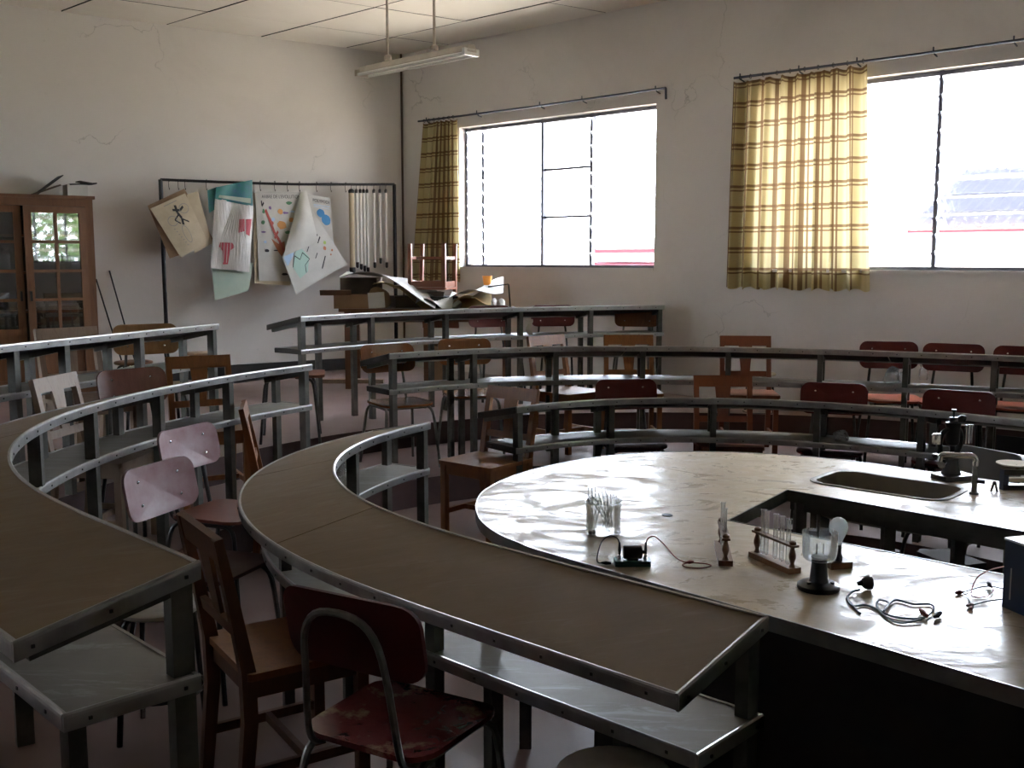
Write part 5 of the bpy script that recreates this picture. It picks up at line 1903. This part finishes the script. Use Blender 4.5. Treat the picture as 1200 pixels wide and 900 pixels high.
# electrolysis cell: black turned foot, clear cup with two electrodes
p = tz(959, 690)
ec = thing('electrolysis_cell', 'clear cup with electrodes on a black turned stand', 'laboratory apparatus', p)
b = MB(); b.lathe([(0.0, 0.0), (0.060, 0.0), (0.063, 0.005), (0.062, 0.014), (0.05, 0.021), (0.03, 0.024), (0, 0.024)], 32); obj('base', b, M['blk_gloss'], ec, True)
b = MB(); b.lathe([(0.030, 0.022), (0.027, 0.03), (0.022, 0.085), (0.022, 0.092), (0, 0.092)], 24); obj('stem', b, M['blk_gloss'], ec, True)
b = MB(); b.lathe([(0.0, 0.090), (0.040, 0.090), (0.047, 0.096), (0.050, 0.11), (0.052, 0.175), (0.0505, 0.175), (0.0485, 0.11), (0.045, 0.099), (0, 0.095)], 32, cap=False); obj('cup', b, M['cupglass'], ec, True)
b = MB(); b.lathe([(0.024, 0.0955), (0.024, 0.10), (0.018, 0.106), (0, 0.107)], 20); obj('plug_seat', b, M['bulb'], ec, True)
for x in (-0.009, 0.011):
    b = MB(); b.tube([(x, 0, 0.10), (x, 0, 0.138)], 0.0014, 6); obj('electrode', b, M['iron'], ec)
for x, y in ((-0.035, -0.022), (0.035, -0.022)):
    b = MB(); b.lathe([(0.0065, 0.016), (0.0065, 0.028), (0, 0.028)], 10, (x, y, 0)); obj('terminal', b, M['blk_gloss'], ec)
# bulb on a wooden holder behind the cell
p = tz(981, 664)
bl = thing('bulb_holder', 'light bulb standing in a holder on a wooden block', 'lamp', p, 0.2)
b = MB(); b.box((0, 0, 0.011), (0.075, 0.06, 0.022)); obj('wooden_block', b, M['rackwood'], bl)
b = MB(); b.lathe([(0.016, 0.022), (0.016, 0.035), (0.012, 0.045), (0.012, 0.075), (0.014, 0.078), (0, 0.078)], 16); obj('socket', b, M['blk_gloss'], bl, True)
b = MB(); b.lathe([(0.0125, 0.074), (0.0135, 0.085), (0.020, 0.100), (0.027, 0.116), (0.0295, 0.130), (0.027, 0.144), (0.019, 0.155), (0.009, 0.1605), (0, 0.162)], 24); obj('glass_globe', b, M['bulb'], bl, True)
# mains plug with its looped flex
p = tz(1015, 691)
pc = thing('extension_lead', 'black round mains plug with a looped flex on the table', 'cord', p)
b = MB(); b.lathe([(0.0, -0.018), (0.012, -0.018), (0.018, -0.010), (0.021, 0.0), (0.020, 0.012), (0.014, 0.016), (0, 0.017)], 18)
b.v = [(z * 0.9 + 0.004, y, x + 0.0215) for x, y, z in b.v]; obj('plug', b, M['blk_gloss'], pc, True)
b = MB(); b.tube([(-0.012, 0, 0.022), (-0.026, 0.0, 0.018)], [0.009, 0.006], 10); obj('sleeve', b, M['blk_gloss'], pc, True)
def pl(pts): return [tz(x, y, ZT + h) - p for x, y, h in pts]
b = MB(); b.tube(catmull(pl([(1008, 691, 0.018), (998, 694, 0.008), (993, 702, 0.004), (1000, 710, 0.004), (1015, 709, 0.004), (1030, 715, 0.004), (1045, 722, 0.004), (1065, 725, 0.004), (1082, 724, 0.006), (1094, 715, 0.006), (1090, 708, 0.005), (1070, 708, 0.005), (1050, 703, 0.005), (1040, 710, 0.008), (1036, 716, 0.008), (1042, 707, 0.010), (1030, 703, 0.006), (1028, 712, 0.004), (1040, 724, 0.004), (1055, 730, 0.004), (1080, 726, 0.008)]), 6), 0.0032, 7); obj('flex', b, M['cord_blue'], pc, True)
b = MB(); b.tube(catmull(pl([(993, 702, 0.004), (1003, 714, 0.003), (1008, 719, 0.003)]), 5), 0.0032, 7); obj('flex', b, M['cord_blue'], pc, True)
for (x0, y0), (x1, y1), m_ in (((1078, 714), (1086, 722), 'cord_red'), ((1095, 723), (1102, 718), 'cord')):
    b = MB(); b.tube(pl([(x0, y0, 0.01), ((x0 + x1) / 2, (y0 + y1) / 2, 0.011), (x1, y1, 0.01)]), [0.004, 0.009, 0.006], 8); obj('connector', b, M[m_], pc, True)
# blue power supply at the right edge, with its leads
pa, pb_ = tz(1174, 711), tz(1200, 722)
bx = thing('power_supply', 'dark blue metal box with pale lid at the right edge', 'power supply', pa, atan2((pb_ - pa).y, (pb_ - pa).x))
b = MB(); b.box((0.12, 0.09, 0.098), (0.24, 0.18, 0.196)); obj('body', b, M['bluebox'], bx)
b = MB(); b.box((0.12, 0.09, 0.198), (0.245, 0.185, 0.006)); obj('lid', b, M['boxlid'], bx)
b = MB(); b.box((0.028, -0.001, 0.075), (0.003, 0.003, 0.09)); obj('slot', b, M['boxlid'], bx)
for i in range(3):
    b = MB(); b.lathe([(0.006, 0), (0.006, 0.004), (0, 0.004)], 8, (0, 0, 0)); b.v = [(-z, y + 0.05 + 0.04 * i, x + 0.05) for x, y, z in b.v]; obj('socket', b, M['black'], bx)
for pts, m_, lab in (([(1176, 690, 0.02), (1160, 687, 0.012), (1145, 689, 0.006), (1132, 693, 0.004), (1125, 694, 0.006)], 'cord', 'upper dark lead from the blue box'),
                     ([(1176, 702, 0.02), (1160, 704, 0.008), (1143, 708, 0.004), (1138, 709, 0.006)], 'cord', 'lower dark lead from the blue box'),
                     ([(1176, 664, 0.03), (1160, 668, 0.05), (1146, 676, 0.04), (1139, 690, 0.012), (1140, 699, 0.004), (1156, 699, 0.004), (1164, 692, 0.006), (1160, 686, 0.01)], 'cord_red', 'red lead looping up to the blue box'),
                     ([(1125, 693, 0.006), (1133, 698, 0.004), (1137, 706, 0.005), (1138, 711, 0.006)], 'cord', 'short dark lead linking two clips by the blue box')):
    t = thing('test_lead', lab, 'lead', (0, 0, 0), 0, 'leads by the blue box')
    w = [tz(x, y, ZT + h) for x, y, h in pts]
    b = MB(); b.tube(catmull(w, 5), 0.002, 6); obj('wire', b, M[m_], t, True)
    d = (w[-1] - w[-2]).normalized()
    b = MB(); b.tube([w[-1] - d * 0.012, w[-1] + d * 0.004, w[-1] + d * 0.02], [0.003, 0.007, 0.004], 8); obj('clip', b, M['cord' if m_ == 'cord_red' else 'cord_red'], t, True)
# microscope
p = tz(1116, 561)
ms = thing('microscope', 'black microscope with chrome fittings standing behind the sink', 'microscope', p, 0.35)
b = MB(); b.panel(rrect(0.16, 0.12, 0.02, 3), 0.022, lambda x, y, h: Vector((x, y, 0.011 + h))); obj('base', b, M['blk_gloss'], ms)
b = MB(); b.lathe([(0.045, 0.02), (0.04, 0.03), (0.032, 0.06), (0.03, 0.095), (0, 0.095)], 18, (0, 0.01, 0)); obj('pillar', b, M['blk_gloss'], ms, True)
b = MB(); b.box((-0.02, 0.0, 0.105), (0.11, 0.10, 0.012)); obj('stage', b, M['blk_gloss'], ms)
b = MB(); b.tube(catmull([(0.03, 0.03, 0.09), (0.055, 0.03, 0.14), (0.05, 0.02, 0.19), (0.02, 0.01, 0.225), (-0.01, 0, 0.235)], 4), 0.016, 10); obj('arm', b, M['blk_gloss'], ms, True)
b = MB(); b.lathe([(0.010, 0.118), (0.012, 0.15), (0.026, 0.158), (0.030, 0.17), (0.030, 0.235), (0.033, 0.24), (0.033, 0.255), (0.018, 0.26), (0.018, 0.28), (0, 0.28)], 20, (-0.01, 0, 0)); obj('body_tube', b, M['iron'], ms, True)
b = MB(); b.tube([(-0.01, 0, 0.255), (0.035, 0.0, 0.275), (0.05, 0, 0.27)], 0.014, 10); obj('turret', b, M['iron'], ms, True)
b = MB(); b.tube([(-0.01, 0, 0.28), (-0.01, 0, 0.305)], 0.005, 8); b.lathe([(0.010, 0.305), (0.010, 0.315), (0, 0.316)], 10, (-0.01, 0, 0)); obj('eyepiece', b, M['blk_gloss'], ms, True)
for x in (0.045, 0.062, 0.078):
    b = MB(); b.tube([(x, -0.02, 0.16), (x, -0.02, 0.245)], 0.005, 8); obj('objective_rod', b, M['chrome'], ms, True)
b = MB(); b.tube(catmull([(-0.02, 0.0, 0.23), (-0.06, 0, 0.215), (-0.078, 0, 0.18), (-0.078, 0, 0.12)], 4), 0.012, 8); obj('focus_arm', b, M['iron'], ms, True)
b = MB(); b.lathe([(0.02, 0.0), (0.022, 0.01), (0.022, 0.04), (0.016, 0.046), (0, 0.046)], 14, (-0.10, 0, 0.165)); obj('focus_knob', b, M['chrome'], ms, True)
b = MB(); b.tube([(-0.055, 0, 0.075), (-0.075, -0.01, 0.07)], [0.018, 0.018], 12); obj('mirror', b, M['chrome'], ms, True)
# black apparatus at the right edge
p = tz(1176, 574)
ap = thing('laboratory_frame', 'low black metal frame with a pale bar beside the tap', 'laboratory apparatus', p, 0.05)
for z, nm in ((0.012, 'lower_bar'), (0.078, 'upper_bar')):
    b = MB(); b.box((0.13, 0.0, z), (0.28, 0.035, 0.022)); obj(nm, b, M['blk_gloss'], ap)
b = MB(); b.box((0.0, 0, 0.045), (0.022, 0.035, 0.088)); obj('upright', b, M['bluebox'], ap)
b = MB(); b.box((0.12, 0.0, 0.045), (0.22, 0.03, 0.016)); obj('pale_bar', b, M['paper_buff'], ap)
b = MB(); b.lathe([(0, 0.098), (0.05, 0.098), (0.075, 0.106), (0.075, 0.11), (0, 0.104)], 24, (0.06, 0.03, 0)); obj('pan', b, M['paper_buff'], ap, True)
b = MB(); b.tube([(0.06, 0.0, 0.085), (0.06, 0.02, 0.1)], 0.008, 8); obj('pan_support', b, M['blk_gloss'], ap)
t = thing('clothes_peg', 'small pale clip standing by the black frame', 'clip', tz(1164, 576))
b = MB(); b.beam((-0.010, 0, 0.0), (0.002, 0, 0.045), 0.010, 0.006); b.beam((0.016, 0, 0.0), (0.004, 0, 0.045), 0.010, 0.006); obj('jaw', b, M['oak_pale'], t)
b = MB(); b.tube([(0.003, -0.007, 0.034), (0.003, 0.007, 0.034)], 0.004, 6); obj('spring', b, M['iron'], t)
